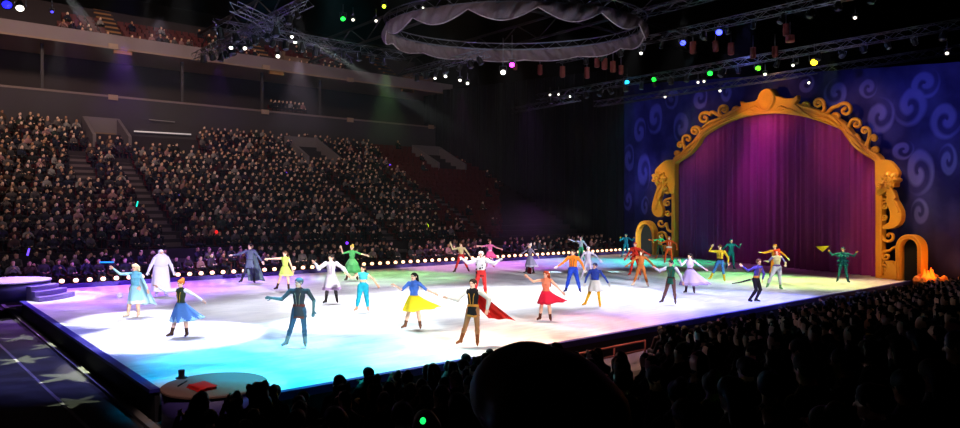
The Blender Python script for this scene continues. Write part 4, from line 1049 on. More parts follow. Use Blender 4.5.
add((135, 318), 'person in a long ice-blue gown with pale blonde hair', H=1.76, fem=True, yaw=-28, look=-10,
    arms=[[(-1, -.2, .05), (-.75, -.3, .75)], [(.40, .2, -.95), (.35, -.2, -.9)]], legs=legs(.16, .02),
    col=dict(top=(.45, .75, .88), sleeve=(.66, .88, .95), fore=(.72, .9, .96), bottom='skin', shank='skin', boot=(.85, .72, .62)), hair=('pony', (.95, .88, .70)),
    extras=[('skirt', .25, .13, (.08, 0, 0), 7, (.62, .84, .92), (.86, .93, .95), .05, 'gown_skirt'), ('cape', (.75, .9, .96), .62, (.30, .1, 0))])
add((161, 297), 'person in a bulky all-white padded suit and hood beside the ice-blue gown', H=1.92, yaw=10, look=10, bulk=1.7,
    arms=[[(-.5, -.2, -.9), (-.35, -.5, -.8)], [(.5, 0, -.9), (.3, -.3, -.9)]], legs=legs(.08, .08), puff=1.5, fpuff=1.5, legpuff=1.6,
    col=dict(top=(.88, .86, .95), fore=(.88, .86, .95), hand=(.85, .84, .9), boot=(.8, .8, .9)), hair=('cap', (.9, .88, .96)), extras=[('skirt', .10, .20, (0, 0, 0), 5, (.90, .88, .95), None, .10, 'robe_skirt')])
add((181, 338), 'person in a blue skirt, white sleeves and dark bodice with auburn hair', H=1.60, fem=True, yaw=-40, look=-20,
    arms=[[(-1, -.25, -.05), (-.8, -.3, .55)], [(.85, -.1, -.5), (.8, -.3, -.6)]], legs=[((-.22, -.05, -1), (-.25, .1, -1)), ((.14, -.05, -1), (.1, .1, -1))],
    col=dict(top=(.16, .20, .14), sleeve=WHT, fore=WHT, bottom='skin', shank='skin', boot=DKBR, trim=(.75, .62, .2)), hair=('bun', (.72, .40, .16)), puff=1.25,
    extras=[('skirt', .27, .19, (.34, 0, .06), 8, (.30, .48, .78), (.62, .82, .94), .05, 'skirt', 1), ('lapel', (.75, .62, .2))])
add((250, 284), 'person in a grey-blue coat with short cape and dark trousers by the footlights', H=1.92, yaw=-12, look=-20,
    arms=[[(-1, -.1, -.45), (-1, -.3, -.1)], [(.6, .1, -.9), (.6, -.2, -.9)]], legs=[((-.32, -.05, -1), (-.36, .12, -1)), ((.14, -.05, -1), (.08, .12, -1))],
    col=dict(top=(.34, .37, .48), fore=(.34, .37, .48), bottom=(.16, .16, .26), boot=(.14, .12, .16)), hair=('short', (.15, .10, .09)),
    extras=[('skirt', .40, .115, (.0, 0, 0), 5, (.34, .37, .48), None, .05, 'coat_skirt'), ('cape', (.36, .42, .48), .78, (.30, .05, 0))])
add((285, 291), 'person in a short lime-yellow dress and dark boots with one arm stretched sideways', H=1.74, fem=True, yaw=-25, look=-10,
    arms=[[(-1, -.1, .0), (-1, -.2, -.02)], [(.35, .1, -1), (.3, -.2, -1)]], legs=[((-.34, -.05, -1), (-.32, .12, -1)), ((.12, -.05, -1), (.06, .12, -1))],
    col=dict(top=(.72, .82, .38), sleeve='skin', bottom='skin', shank='skin', boot=(.22, .14, .10)), boot_h=.8, hair=('pony', (.28, .17, .10)),
    extras=[('skirt', .37, .16, (.12, 0, 0), 8, (.78, .86, .42), (.88, .90, .55), .06)])
add((331, 304), 'person in a long white and lilac coat with dark hair', H=1.86, yaw=-15, look=-20,
    arms=[[(-.8, -.3, -.6), (-.5, -.4, .75)], [(.8, -.1, -.6), (.55, -.4, -.75)]], legs=[((-.10, -.05, -1), (-.12, .12, -1)), ((.16, -.05, -1), (.14, .12, -1))],
    col=dict(top=(.78, .74, .78), fore=(.88, .86, .90), bottom=(.25, .22, .24), boot=(.16, .13, .13)), boot_h=.7, puff=1.45, fpuff=1.7, hair=('bob', (.12, .08, .07)), belt=True,
    extras=[('skirt', .27, .17, (.05, 0, 0), 6, (.82, .78, .84), (.62, .50, .66), .05, 'coat_skirt'), ('lapel', (.58, .48, .62))])
add((352, 281), 'person in a flared bright green dress with blonde hair, both arms lifted', H=1.80, fem=True, yaw=-15, look=-15,
    arms=[[(-.9, -.2, -.25), (-.25, -.3, 1)], [(.95, -.1, -.35), (1, -.2, -.3)]], legs=[((-.22, -.05, -1), (-.2, .12, -1)), ((.2, -.05, -1), (.2, .12, -1))],
    col=dict(top=(.36, .74, .42), sleeve=(.36, .74, .42), bottom='skin', shank='skin', boot=(.34, .22, .16)), hair=('bun', (.86, .72, .34)),
    extras=[('skirt', .22, .26, (0, 0, 0), 9, (.36, .72, .42), (.30, .62, .36), .06), ('skirt', .44, .18, (0, 0, 0), 7, (.44, .78, .48), None, .07, 'overskirt')])
add((299, 348), 'person in a charcoal tunic, grey cap and pale boots, nearest the left platform', H=1.78, yaw=-18, look=-35, wide=1.1,
    arms=[[(-.75, -.3, -.7), (-1, -.35, .2)], [(.55, .15, -.9), (-.05, -.3, -1)]], legs=[((-.24, -.05, -1), (-.3, .12, -1)), ((.10, -.05, -1), (.06, .12, -1))],
    col=dict(top=(.22, .22, .24), sleeve=(.24, .26, .28), fore=(.30, .42, .44), bottom=(.22, .32, .40), boot=(.42, .50, .50), hand=(.30, .40, .42), trim=(.40, .14, .12)), boot_h=.45, hair=('cap', (.36, .42, .46)), belt=True,
    extras=[('skirt', .42, .105, (0, 0, 0), 4, (.24, .24, .26), (.45, .20, .16), .05, 'tunic_skirt'), ('lapel', (.55, .50, .42))])
add((363, 312), 'person in turquoise harem trousers and cropped top with long black hair', H=1.60, fem=True, yaw=-12, look=-20, midriff=True,
    arms=[[(-.9, -.2, -.5), (-.6, -.3, .6)], [(.8, .1, -.7), (.55, -.3, -.8)]], legs=[((-.17, -.05, -1), (-.2, .12, -1)), ((.13, -.05, -1), (.1, .12, -1))], legpuff=1.3,
    col=dict(top=(.25, .72, .80), sleeve='skin', bottom=(.10, .60, .70), shank=(.10, .62, .72), boot=(.78, .58, .46), hand='skin'), boot_h=.12, skin=M_SKINS[1], hair=('long', (.08, .06, .06)))
add((414, 330), 'person in a blue bodice and wide yellow skirt held out sideways', H=1.68, fem=True, yaw=-20, look=-15,
    arms=[[(-.8, -.2, -.75), (-.75, -.4, .5)], [(.8, -.1, -.7), (.95, -.2, -.42)]], legs=[((-.2, -.05, -1), (-.25, .12, -1)), ((.12, -.05, -1), (.14, .12, -1))],
    col=dict(top=(.26, .42, .78), sleeve=(.30, .45, .80), bottom='skin', shank='skin', boot=(.42, .26, .18)), boot_h=.3, puff=1.15, hair=('bob', (.07, .05, .05)), collar=True,
    extras=[('skirt', .32, .20, (.48, 0, .12), 7, (.93, .78, .12), (.95, .80, .18), .05)])
add((461, 273), 'person in a cream jacket and red trousers at the far side, one arm raised', H=1.76, yaw=-15, look=-20,
    arms=[[(-1, -.1, -.2), (-.3, -.2, 1)], [(.6, .1, -.85), (.5, -.4, -.7)]], legs=[((-.30, -.05, -1), (-.36, .12, -1)), ((.42, -.05, -1), (.46, .12, -1))],
    col=dict(top=(.86, .76, .60), fore=(.86, .76, .60), bottom=(.80, .16, .18), boot=(.25, .12, .12), trim=(.75, .2, .2)), hair=('short', (.35, .2, .12)), belt=True,
    extras=[('lapel', (.80, .60, .25))])
add((490, 268), 'person in a pink and magenta dress at the far side with arms spread', H=1.70, fem=True, yaw=10, look=0,
    arms=[[(-1, -.1, -.2), (-1, -.2, .1)], [(.9, -.1, -.5), (1, -.2, -.3)]], legs=legs(.15, .15),
    col=dict(top=(.90, .45, .68), sleeve=(.92, .55, .75), bottom=(.85, .7, .75), boot=(.8, .5, .6)), hair=('bun', (.45, .18, .12)),
    extras=[('skirt', .36, .20, (.15, 0, 0), 8, (.88, .34, .58), (.80, .22, .46), .05)])
add((481, 300), 'person in a white black-spotted ruffled top and red trousers behind the red cape', H=1.92, yaw=-10, look=0, bulk=1.2,
    arms=[[(-.8, -.2, -.3), (-.6, -.4, .5)], [(.8, -.2, -.35), (.6, -.4, .4)]], legs=[((-.2, -.05, -1), (-.26, .12, -1)), ((.12, -.05, -1), (.1, .12, -1))], puff=1.5, fpuff=1.5,
    col=dict(top=WHT, fore=WHT, hand=WHT, bottom=(.82, .20, .20), boot=(.85, .55, .2), trim=WHT), collar=True, hair=('cap', (.90, .88, .88)), extras=[('dots',)])
add((473, 347), 'person in a black and gold vest, white puffed sleeves, tan trousers and a red cape', H=1.74, yaw=-20, look=-15,
    arms=[[(-.75, -.2, -.75), (-.95, -.3, .2)], [(.85, .0, -.7), (-.2, -.3, -.95)]], legs=[((-.26, -.05, -1), (-.32, .12, -1)), ((.06, -.05, -1), (.02, .12, -1))], puff=1.3, fpuff=1.6, belt=True, collar=True,
    col=dict(top=(.10, .09, .10), sleeve=(.92, .88, .84), fore=(.92, .88, .84), bottom=(.62, .42, .28), boot=(.50, .27, .13), trim=(.80, .52, .20)), boot_h=.7, hair=('short', (.14, .09, .06)),
    extras=[('skirt', .44, .10, (0, 0, 0), 3, (.10, .09, .10), (.78, .52, .22), .05, 'vest_skirt'), ('cape', (.80, .10, .08), .45, (.75, .1, .0)), ('lapel', (.85, .60, .22))])
add((530, 274), 'person in a grey-lilac dress with a dark red cloak behind, pale hair pinned up', H=1.68, fem=True, yaw=-60, look=-10,
    arms=[[(-.8, -.1, -.5), (-.6, -.3, -.4)], [(.7, .2, -.8), (.5, -.3, -.5)]], legs=[((-.2, -.05, -1), (-.22, .12, -1)), ((.2, -.05, -1), (.22, .12, -1))],
    col=dict(top=(.50, .46, .56), fore=(.50, .46, .56), bottom=(.3, .26, .34), boot=(.12, .1, .12)), hair=('bun', (.72, .66, .66)),
    extras=[('skirt', .22, .20, (.15, 0, 0), 7, (.48, .46, .58), (.62, .60, .70), .06), ('cape', (.52, .08, .14), .95, (-.22, .2, 0))])
add((546, 322), 'person in a peach top and swinging crimson skirt with auburn hair', H=1.60, fem=True, yaw=-15, look=-30,
    arms=[[(-.95, -.2, -.15), (-.6, -.3, .55)], [(.75, -.1, -.7), (.75, -.2, -.8)]], legs=[((-.18, -.05, -1), (-.12, .2, -1)), ((.06, -.05, -1), (.1, .12, -1))],
    col=dict(top=(.90, .52, .40), sleeve='skin', bottom='skin', shank='skin', boot=(.35, .17, .12)), boot_h=.5, hair=('long', (.58, .24, .12)), skin=M_SKINS[0],
    extras=[('skirt', .34, .17, (.42, 0, .10), 8, (.80, .10, .24), (.70, .08, .20), .05)])
add((573, 293), 'person in an orange jumper, black waistcoat and wide blue trousers', H=1.86, yaw=-8, look=-10,
    arms=[[(-.75, -.2, -.75), (-.8, -.3, -.5)], [(.6, .1, -.9), (.3, -.4, -.7)]], legs=[((-.22, -.05, -1), (-.26, .12, -1)), ((.22, -.05, -1), (.24, .12, -1))], legpuff=1.2, bulk=1.1,
    col=dict(top=(.90, .48, .12), fore=(.90, .48, .12), bottom=(.12, .24, .68), boot=(.10, .12, .35), trim=(.10, .09, .09), hand=(.85, .80, .78)), boot_h=.1, hair=('short', (.20, .15, .10)),
    extras=[('lapel', (.10, .09, .09))])
add((588, 281), 'person in a plain silver-grey bodysuit standing behind the blue trousers', H=1.72, yaw=10, look=10,
    arms=[[(-.5, 0, -1), (-.3, -.3, -1)], [(.8, 0, -.6), (.6, -.2, -.7)]], legs=[((-.3, -.05, -1), (-.3, .12, -1)), ((.06, -.05, -1), (.06, .12, -1))],
    col=dict(top=(.66, .62, .70), fore=(.66, .62, .70), hand=(.66, .62, .70), boot=(.6, .58, .66)), hair=('cap', (.72, .70, .76)))
add((581, 262), 'person in a pale grey top and green trousers at the far footlights, one arm raised', H=1.70, yaw=-15, look=-10,
    arms=[[(-1, -.1, .1), (-.8, -.2, .35)], [(.6, .1, -.8), (.4, -.3, -.8)]], legs=legs(.15, .12),
    col=dict(top=(.58, .66, .64), fore=(.58, .66, .64), bottom=(.20, .58, .38), boot=(.25, .3, .25)), hair=('short', (.66, .56, .46)))
add((595, 308), 'person in a royal blue jacket, white flounced skirt, yellow tights and dark blue cap', H=1.62, yaw=-20, look=-10, bulk=1.15,
    arms=[[(-.5, -.2, -.9), (-.2, -.5, -.7)], [(.65, 0, -.8), (.5, -.3, -.8)]], legs=[((-.34, -.05, -1), (-.40, .12, -1)), ((.14, -.05, -1), (.12, .12, -1))],
    col=dict(top=(.16, .26, .62), fore=(.20, .30, .66), bottom=(.93, .70, .10), shank=(.93, .70, .10), boot=(.92, .66, .06), trim=(.80, .15, .12), hand=(.92, .90, .88)), collar=True, hair=('cap', (.10, .16, .34)),
    extras=[('skirt', .36, .17, (0, 0, 0), 9, (.93, .92, .90), None, .07)])
add((626, 258), 'person in a teal suit with yellow gloves, farthest skater near the small left archway', H=1.80, yaw=-10, look=-10,
    arms=[[(-.7, -.2, -.6), (.1, -.6, .6)], [(.8, -.1, -.5), (.3, -.5, .5)]], legs=[((-.2, -.05, -1), (-.26, .12, -1)), ((.08, -.05, -1), (.06, .12, -1))],
    col=dict(top=(.10, .48, .60), fore=(.14, .55, .66), hand=(.88, .62, .16), boot=(.10, .36, .46)), hair=('short', (.12, .42, .52)))
add((635, 276), 'person in a red frilled suit behind the brown bodysuit', H=1.82, yaw=-12, look=0, bulk=1.1,
    arms=[[(-.5, -.1, -.95), (-.55, -.2, -.9)], [(.85, 0, -.5), (.8, -.2, -.45)]], legs=[((-.18, -.05, -1), (-.22, .12, -1)), ((.2, -.05, -1), (.2, .12, -1))],
    col=dict(top=(.82, .18, .12), fore=(.82, .20, .14), hand=(.80, .22, .14), boot=(.70, .14, .10)), hair=('short', (.74, .14, .08)), extras=[('ruffs', (.84, .22, .14))])
add((641, 287), 'person in a tan-brown bodysuit with thick curly brown hair and arms spread low', H=1.70, yaw=-5, look=-10,
    arms=[[(-.75, -.1, -.75), (-.85, -.2, -.65)], [(.75, -.1, -.7), (.8, -.2, -.8)]], legs=[((-.30, -.05, -1), (-.38, .12, -1)), ((.26, -.05, -1), (.26, .12, -1))],
    col=dict(top=(.62, .34, .14), fore=(.62, .34, .14), hand=(.58, .32, .14), boot=(.82, .70, .62)), boot_h=.15, hair=('curly', (.40, .18, .08)))
add((669, 264), 'person in an orange suit with white bands, in front of the left gold column', H=1.84, yaw=15, look=0, bulk=1.15,
    arms=[[(-.8, -.2, -.3), (-.5, -.4, .3)], [(.8, -.1, -.5), (.1, -.4, -.8)]], legs=[((-.34, -.05, -1), (-.1, .12, -1)), ((.16, -.05, -1), (.14, .12, -1))],
    col=dict(top=(.86, .30, .08), fore=(.86, .30, .08), hand=(.86, .34, .1), boot=(.8, .28, .1), trim=(.93, .9, .88)), belt=True, collar=True, hair=('cap', (.84, .30, .08)), extras=[('lapel', (.93, .90, .88))])
add((660, 259), 'person in a sea-green and orange striped suit, partly behind the orange suit', H=1.76, yaw=-20, look=-10,
    arms=[[(-.9, -.2, -.4), (-.6, -.3, .2)], [(.7, 0, -.6), (.3, -.4, -.3)]], legs=[((-.2, -.05, -1), (-.2, .12, -1)), ((.2, -.05, -1), (.16, .12, -1))],
    col=dict(top=(.25, .72, .50), fore=(.84, .36, .10), hand=(.84, .4, .1), bottom=(.20, .22, .16), boot=(.75, .3, .1), trim=(.86, .34, .1)), belt=True, hair=('short', (.80, .30, .08)), extras=[('lapel', (.88, .40, .12))])
add((671, 305), 'person in a green vest with white sleeves and brown trousers, one hand to the chest', H=1.66, yaw=-20, look=-25,
    arms=[[(-.85, -.3, -.35), (-.55, -.5, .45)], [(.55, .1, -.9), (.35, -.2, -1)]], legs=[((-.26, -.05, -1), (-.34, .12, -1)), ((.1, -.05, -1), (.1, .12, -1))], puff=1.25, fpuff=1.3,
    col=dict(top=(.10, .36, .28), sleeve=(.82, .80, .84), fore=(.82, .80, .84), bottom=(.42, .28, .24), boot=(.26, .17, .15), trim=(.2, .13, .1)), boot_h=.45, belt=True, hair=('short', (.15, .09, .06)),
    extras=[('skirt', .46, .095, (0, 0, 0), 3, (.10, .36, .28), None, .05, 'vest_skirt'), ('lapel', (.40, .30, .16))])
add((690, 294), 'person in a full lilac-white gown with dark hair, beside the green vest', H=1.70, fem=True, yaw=-15, look=-20,
    arms=[[(-.6, -.3, -.6), (-.2, -.6, .7)], [(.8, -.1, -.6), (.9, -.2, -.6)]], legs=legs(.1, .1),
    col=dict(top=(.80, .72, .84), sleeve=(.84, .78, .88), fore=(.84, .78, .88), bottom=(.4, .32, .4), boot=(.25, .17, .22)), hair=('bob', (.12, .07, .07)),
    extras=[('skirt', .20, .26, (.42, 0, .06), 9, (.72, .64, .76), (.58, .50, .66), .06, 'gown_skirt')])
add((720, 282), 'person in a yellow shirt, blue jeans and yellow boots with elbow raised to the brow', H=1.84, yaw=-12, look=-15,
    arms=[[(-.9, -.2, .05), (.45, -.4, .8)], [(.55, .1, -.9), (.1, -.3, -1)]], legs=[((-.40, -.05, -1), (-.48, .12, -1)), ((.14, -.05, -1), (.12, .12, -1))],
    col=dict(top=(.88, .72, .16), fore=(.88, .72, .16), bottom=(.20, .40, .62), boot=(.72, .60, .12), trim=(.15, .1, .08)), boot_h=.55, belt=True, hair=('short', (.32, .2, .1)),
    extras=[('lapel', (.18, .13, .12))])
add((731, 270), 'person in an all-teal suit behind the yellow shirt', H=1.84, yaw=15, look=10,
    arms=[[(-.7, 0, -.7), (-.3, -.4, -.5)], [(.8, -.2, -.5), (.2, -.6, .5)]], legs=[((-.2, -.05, -1), (-.2, .12, -1)), ((.1, -.05, -1), (.06, .12, -1))],
    col=dict(top=(.06, .50, .52), fore=(.10, .56, .56), hand=(.6, .78, .7), boot=(.05, .34, .38)), hair=('short', (.05, .38, .42)))
add((756, 303), 'person in a violet coat and black trousers with gold side stripe, leaning with bent knees', H=1.72, yaw=60, look=-20, lean=(.16, 0),
    arms=[[(-.8, -.2, -.35), (-.7, -.3, .6)], [(.4, .1, -.9), (-.2, -.5, -.7)]], legs=[((.12, -.1, -1), (-.62, .1, -1)), ((.30, -.05, -1), (-.42, .12, -1))],
    col=dict(top=(.34, .28, .62), fore=(.34, .28, .62), bottom=(.13, .11, .16), boot=(.12, .10, .20), trim=(.85, .55, .2)), hair=('short', (.45, .28, .2)), belt=True,
    extras=[('lapel', (.85, .55, .22))])
add((775, 281), 'person in an orange and gold suit half hidden behind red curly hair', H=1.84, yaw=-10, look=0,
    arms=[[(-.8, -.2, -.3), (-.4, -.5, .1)], [(.7, 0, -.6), (.3, -.4, -.3)]], legs=[((-.16, -.05, -1), (-.16, .12, -1)), ((.14, -.05, -1), (.14, .12, -1))],
    col=dict(top=(.85, .52, .14), fore=(.85, .55, .2), hand=(.92, .85, .75), boot=(.7, .3, .1)), hair=('short', (.80, .50, .14)))
add((777, 290), 'person with big red curly hair in a cream and lilac top and pale flared trousers', H=1.78, yaw=10, look=-20, fem=True,
    arms=[[(-.7, -.2, -.7), (-.2, -.6, .1)], [(.6, 0, -.8), (.0, -.6, -.2)]], legs=[((-.40, -.05, -1), (-.36, .12, -1)), ((.06, -.05, -1), (.06, .12, -1))], legpuff=1.15,
    col=dict(top=(.84, .80, .55), sleeve=(.50, .44, .66), fore=(.84, .78, .5), bottom=(.80, .80, .78), boot=(.40, .62, .42), trim=(.4, .3, .5)), boot_h=.2, hair=('curly', (.84, .22, .06)), belt=True)
add((843, 283), 'person in a dark teal frilled suit standing alone before the curtain', H=1.74, yaw=8, look=-10, bulk=1.1,
    arms=[[(-.9, -.2, -.2), (-.3, -.5, .5)], [(.9, -.2, -.3), (.3, -.5, .5)]], legs=[((-.16, -.05, -1), (-.22, .12, -1)), ((.12, -.05, -1), (.18, .12, -1))],
    col=dict(top=(.06, .36, .38), fore=(.08, .42, .44), hand=(.84, .62, .30), boot=(.05, .28, .32)), hair=('short', (.05, .30, .34)), extras=[('ruffs', (.05, .38, .42))])
HANDS = {}
for px, S in SK:
    r_, hds = skater(px, S); HANDS[px] = (r_, hds)
# things the skaters hold
r_, hd = HANDS[(843, 283)]; w = r_.matrix_basis @ Vector(hd[0][2] + nrm(hd[0][2] - hd[0][1]) * .06)
mb = MB(); mb.tube([(0, 0, -.12), (.02, 0, .25)], .014, 8); 
MX = Matrix(((1, 0, 0, 0), (0, 0, 1, -.01), (0, 1, 0, 0), (0, 0, 0, 1)))
fl = empty('yellow_flag', w, r_.rotation_euler.z, label='small yellow triangular flag held by the dark teal suit', cat='flag')
mb.build('stick', M_BLACK, fl); mb = MB(); mb.prism([(.02, .26), (-.62, .22), (-.30, -.06)], .02, 0, MX); recalc(mb.build('cloth_triangle', cloth((.90, .78, .10)), fl))
r_, hd = HANDS[(756, 303)]; b_ = r_.matrix_basis.to_3x3() @ Vector((1, 0, 0)); c_ = r_.location
side = Vector((-RT[0], -RT[1], 0)); p0 = c_ + Vector((0, 0, .92)) + side * .22; sc_ = empty('scabbard', p0, 0, label='dark sword scabbard sticking out behind the violet coat', cat='scabbard')
mb = MB(); mb.tube([(0, 0, 0), tuple(side * .35 + Vector((0, 0, -.10))), tuple(side * .72 + Vector((0, 0, -.16)))], [.032, .028, .016], 8); mb.build('sheath', cloth((.12, .10, .16)), sc_)
mb = MB(); mb.tube([tuple(-side * .02), tuple(-side * .16 + Vector((0, 0, .05)))], .018, 8); mb.build('hilt', M_GOLD, sc_)
# ---------------------------------------------------------------- spectators
m_obj = bpy.data.materials.new('coat_cloth'); m_obj.use_nodes = True; nt = m_obj.node_tree; b = nt.nodes['Principled BSDF']
oi = nt.nodes.new('ShaderNodeObjectInfo'); nt.links.new(oi.outputs['Color'], b.inputs['Base Color']); b.inputs['Roughness'].default_value = .85
HAIRS = [mat('hair', c, .6, noise=.2, nscale=40) for c in ((.09, .07, .06), (.17, .11, .08), (.32, .22, .14), (.45, .36, .26), (.06, .05, .05))]
TRO = [mat('trousers', c, .85) for c in ((.12, .13, .18), (.10, .10, .11), (.17, .17, .2))]
def seated(pose, hair, rr, detail):
    P = []; L = lambda a, b_, r, r2=None, m=0, s=None, k=None: P.append(cap(a, b_, r, r2, m, s, k=k))
    lx = rr.uniform(-.03, .03); tz = rr.uniform(-.05, .05); wd = rr.uniform(.92, 1.1)
    L((0, 0, .53), (0, .02, .62), .155 * wd, .15 * wd, 2, (1, .8, 1)); L((0, .02, .62), (lx, .01, .90 + tz), .14 * wd, .165 * wd, 1, (1, .68, 1)); L((lx, .01, .90 + tz), (lx, .01, .97 + tz), .165 * wd, .11 * wd, 1, (1.15, .68, 1))
    hc = np.array([lx * 1.5, -.02, 1.18 + tz]); L((lx, .0, .98 + tz), (hc[0], 0, 1.10 + tz), .06, .055, 0)
    if detail: head_prims(P, hc, (0, -1, -.05), 1.0, 0, 4, 5)
    else: L(hc + [0, .015, .02], hc + [0, -.02, .02], .088, .08, 0); L(hc + [0, -.04, -.04], hc + [0, -.055, -.075], .055, .04, 0)
    if not detail:
        L(hc + [0, .03, .035], hc + [0, .0, .055], .096, .086, 3, k=.01)
        if hair == 'long': L(hc + [0, .06, .0], hc + [0, .085, -.2], .08, .06, 3, (1.2, .8, 1), .01)
    for sx in (-1, 1):
        K = np.array([sx * .13, -.43, .53]); L((sx * .09, -.03, .52), K, .085, .065, 2); A = np.array([sx * .13, -.40, .09]); L(K, A, .06, .045, 2)
        L(A + [0, .02, -.045], A + [0, -.14, -.055], .042, .035, 2)
        S0 = np.array([lx + sx * .185 * wd, .01, .95 + tz])
        if pose == 'lap': E = S0 + [sx * .07, -.06, -.27]; W = np.array([sx * .10, -.27, .66])
        elif pose == 'clap': E = S0 + [sx * .08, -.14, -.23]; W = np.array([sx * .04, -.36, .93])
        elif pose == 'phone': E = S0 + [sx * .06, -.20, -.17]; W = np.array([sx * .05, -.36, 1.08])
        else: E = S0 + [sx * .10, .02, -.27]; W = np.array([sx * .22, -.22, .62])
        L(S0, E, .058, .05, 1); L(E, W, .048, .036, 1)
        if detail: hand_prims(P, W, nrm(W - E), np.array([-sx, 0, -.5]), 1.0, 0)
        else: L(W, W + nrm(W - E) * .09, .036, .03, 0)
    return P, hc
M_LEG = TRO[1]
FARM = []
rr = random.Random(21)
for k in range(10):
    pose = ('lap', 'clap', 'lap', 'side', 'phone')[k % 5]; hr = 'long' if k % 2 else 'short'
    P, _ = seated(pose, hr, rr, False)
    FARM.append(sdf_mesh('spectator', P, [M_SKINS[k % 4], m_obj, TRO[k % 3], HAIRS[k % 5]], .032, .04))
PAL = [(.11, .11, .12), (.14, .14, .18), (.20, .19, .21), (.10, .12, .20), (.24, .10, .11), (.33, .30, .31), (.16, .20, .18), (.42, .38, .38), (.55, .52, .52), (.30, .22, .18), (.22, .16, .24), (.62, .45, .46)]
PN = ['black', 'dark', 'grey', 'navy', 'dark red', 'mid grey', 'dark green', 'light grey', 'pale', 'brown', 'plum', 'pink']
PWT = [5, 4, 3, 3, 2, 2, 1, 2, 1.5, 1.5, 1.5, 1]
def pick(): 
    k = rr.choices(range(len(PAL)), PWT)[0]; return k, PAL[k]
FACE_FAR = lambda: rr.gauss(.25, .25)              # faces the ice (-y), turned a little to the stage
n_far = 0
crowd = []                                          # (mesh index, matrix, palette index)
def far_person(u, v, z, label_zone, group, single):
    global n_far
    k, c = pick(); mi = rr.randrange(10)
    if single:
        o = link('person', FARM[mi]); o.location = (u, v, z); o.rotation_euler = (0, 0, FACE_FAR()); o.color = (*srgb(c), 1)
        s_ = rr.uniform(.9, 1.05); o.scale = (s_, s_, s_)
        tag(o, 'seated spectator in %s clothes, %s' % (PN[k], label_zone), 'spectator', group); n_far += 1
    else: crowd.append((mi, u, v, z, FACE_FAR(), rr.uniform(.88, 1.05), k))
def in_aisle(u, w=.75, i=0): return any(abs(u - a) < w and i0 <= i < i1 for a, i0, i1 in AISLES)
for row, (v, z) in enumerate(((N1 + 1.25, .02), (N1 + 2.35, .28), (N1 + 3.25, .28))):
    u = -4.0 + .3 * row
    while u < 49.5:
        x, y, Z = proj((u, v, z + 1.1))
        edge = wall_u(v) - 1.5
        if -10 < x and u < edge and rr.random() < (.86 if x < 470 else .6) and not (in_aisle(u) and row):
            zone = ('first' if row == 0 else 'second') + (' rinkside row behind the left footlights' if x < 160 else ' rinkside row behind the middle footlights' if x < 440 else ' rinkside row near the black drape')
            far_person(u + rr.uniform(-.05, .05), v, z, zone, 'spectators in the %s' % zone, row < 2)
        u += .60
empties = []
for i in range(NROW):
    u = -26.0 + .1 * (i % 3)
    while u < 46.5:
        v, z = row_y(i), row_z(i); x, y, Z = proj((u, v, z + 1.1))
        blocked = any(a <= u <= b_ and c_ <= v <= d_ for a, b_, c_, d_ in PORT)
        if -12 < x < 500 and not in_aisle(u, .62, i) and not blocked:
            xm = 366 + (y - 137) * 1.12
            occ = .90 if x < xm - 25 else .62 if x < xm else .04
            if 84 < x < 128 and y < 137: occ *= .25
            if 126 < x < 198 and y < 140 + (x - 134) * .06: occ = 0
            if rr.random() < occ: far_person(u + rr.uniform(-.06, .06), v, z, '', '', False)
            elif x > xm - 10: empties.append((u, v, z))
        u += .56
for k in range(2600 // 20):                         # sparse upper tier, lowest rows
    pass
for i in range(0, 5):
    u = -24.0
    while u < 40:
        v, z = up_y(i), up_z(i); x, y, Z = proj((u, v, z + 1.1)); au = UAIS
        if 60 < x < 345 and y > -6 and not any(abs(u - a) < .8 for a in au):
            if rr.random() < (.55 if i < 2 else .14): crowd.append((rr.randrange(10), u, v, z, FACE_FAR(), 1, pick()[0]))
            else: empties.append((u, v, z))
        u += .58
# suite ledge group
for k in range(9): 
    p = on_v(271 + 4 * k, 96 + .5 * k, WY + 1.5); crowd.append((rr.randrange(10), p[0], WY + 1.5, 12.67, .2, 1, pick()[0]))
# stadium seats: the ones that show as objects, the others under the crowd as one mass
sm = MB(); sm.box((-.23, -.22, .38), (.23, .20, .44)); sm.box((-.23, .17, .44), (.23, .24, .86)); sm.box((-.25, -.15, .20), (-.21, .22, .60)); sm.box((.21, -.15, .20), (.25, .22, .60)); sm.box((-.05, .1, 0), (.05, .2, .40))
seat_me = sm.mesh('stadium_seat', m_seat)
empties.sort(key=lambda e: proj(e)[2])
for u, v, z in empties[:290]:
    o = link('stadium_seat', seat_me); o.location = (u, v, z); up = z > 14
    tag(o, 'empty dark red folding seat in the ' + ('upper tier above the balcony front' if up else 'emptier right part of the far lower stand'), 'seat', 'empty seats in the ' + ('upper tier' if up else 'far lower stand'))
mb = MB()
def seat_mass(mb, u, v, z, flip=False):
    a = (-1 if flip else 1)
    for lo, hi in (((-.23, -.22, .38), (.23, .20, .44)), ((-.23, .17, .44), (.23, .24, .80))):
        ys = sorted((v + a * lo[1], v + a * hi[1])); mb.box((u + lo[0], ys[0], z + lo[2]), (u + hi[0], ys[1], z + hi[2]))
    mb.box((u - .05, v - .05, z), (u + .05, v + .05, z + .4))
for c_ in crowd: seat_mass(mb, c_[1], c_[2], c_[3])
for e in empties[290:]: seat_mass(mb, *e)
for o in [o for o in COL.objects if o.name.startswith('person') and o.get('category') == 'spectator']: seat_mass(mb, *o.location)
mb.build('stadium_seats', m_seat, label='mass of dark red seats under the far crowd', cat='seats', kind='stuff')
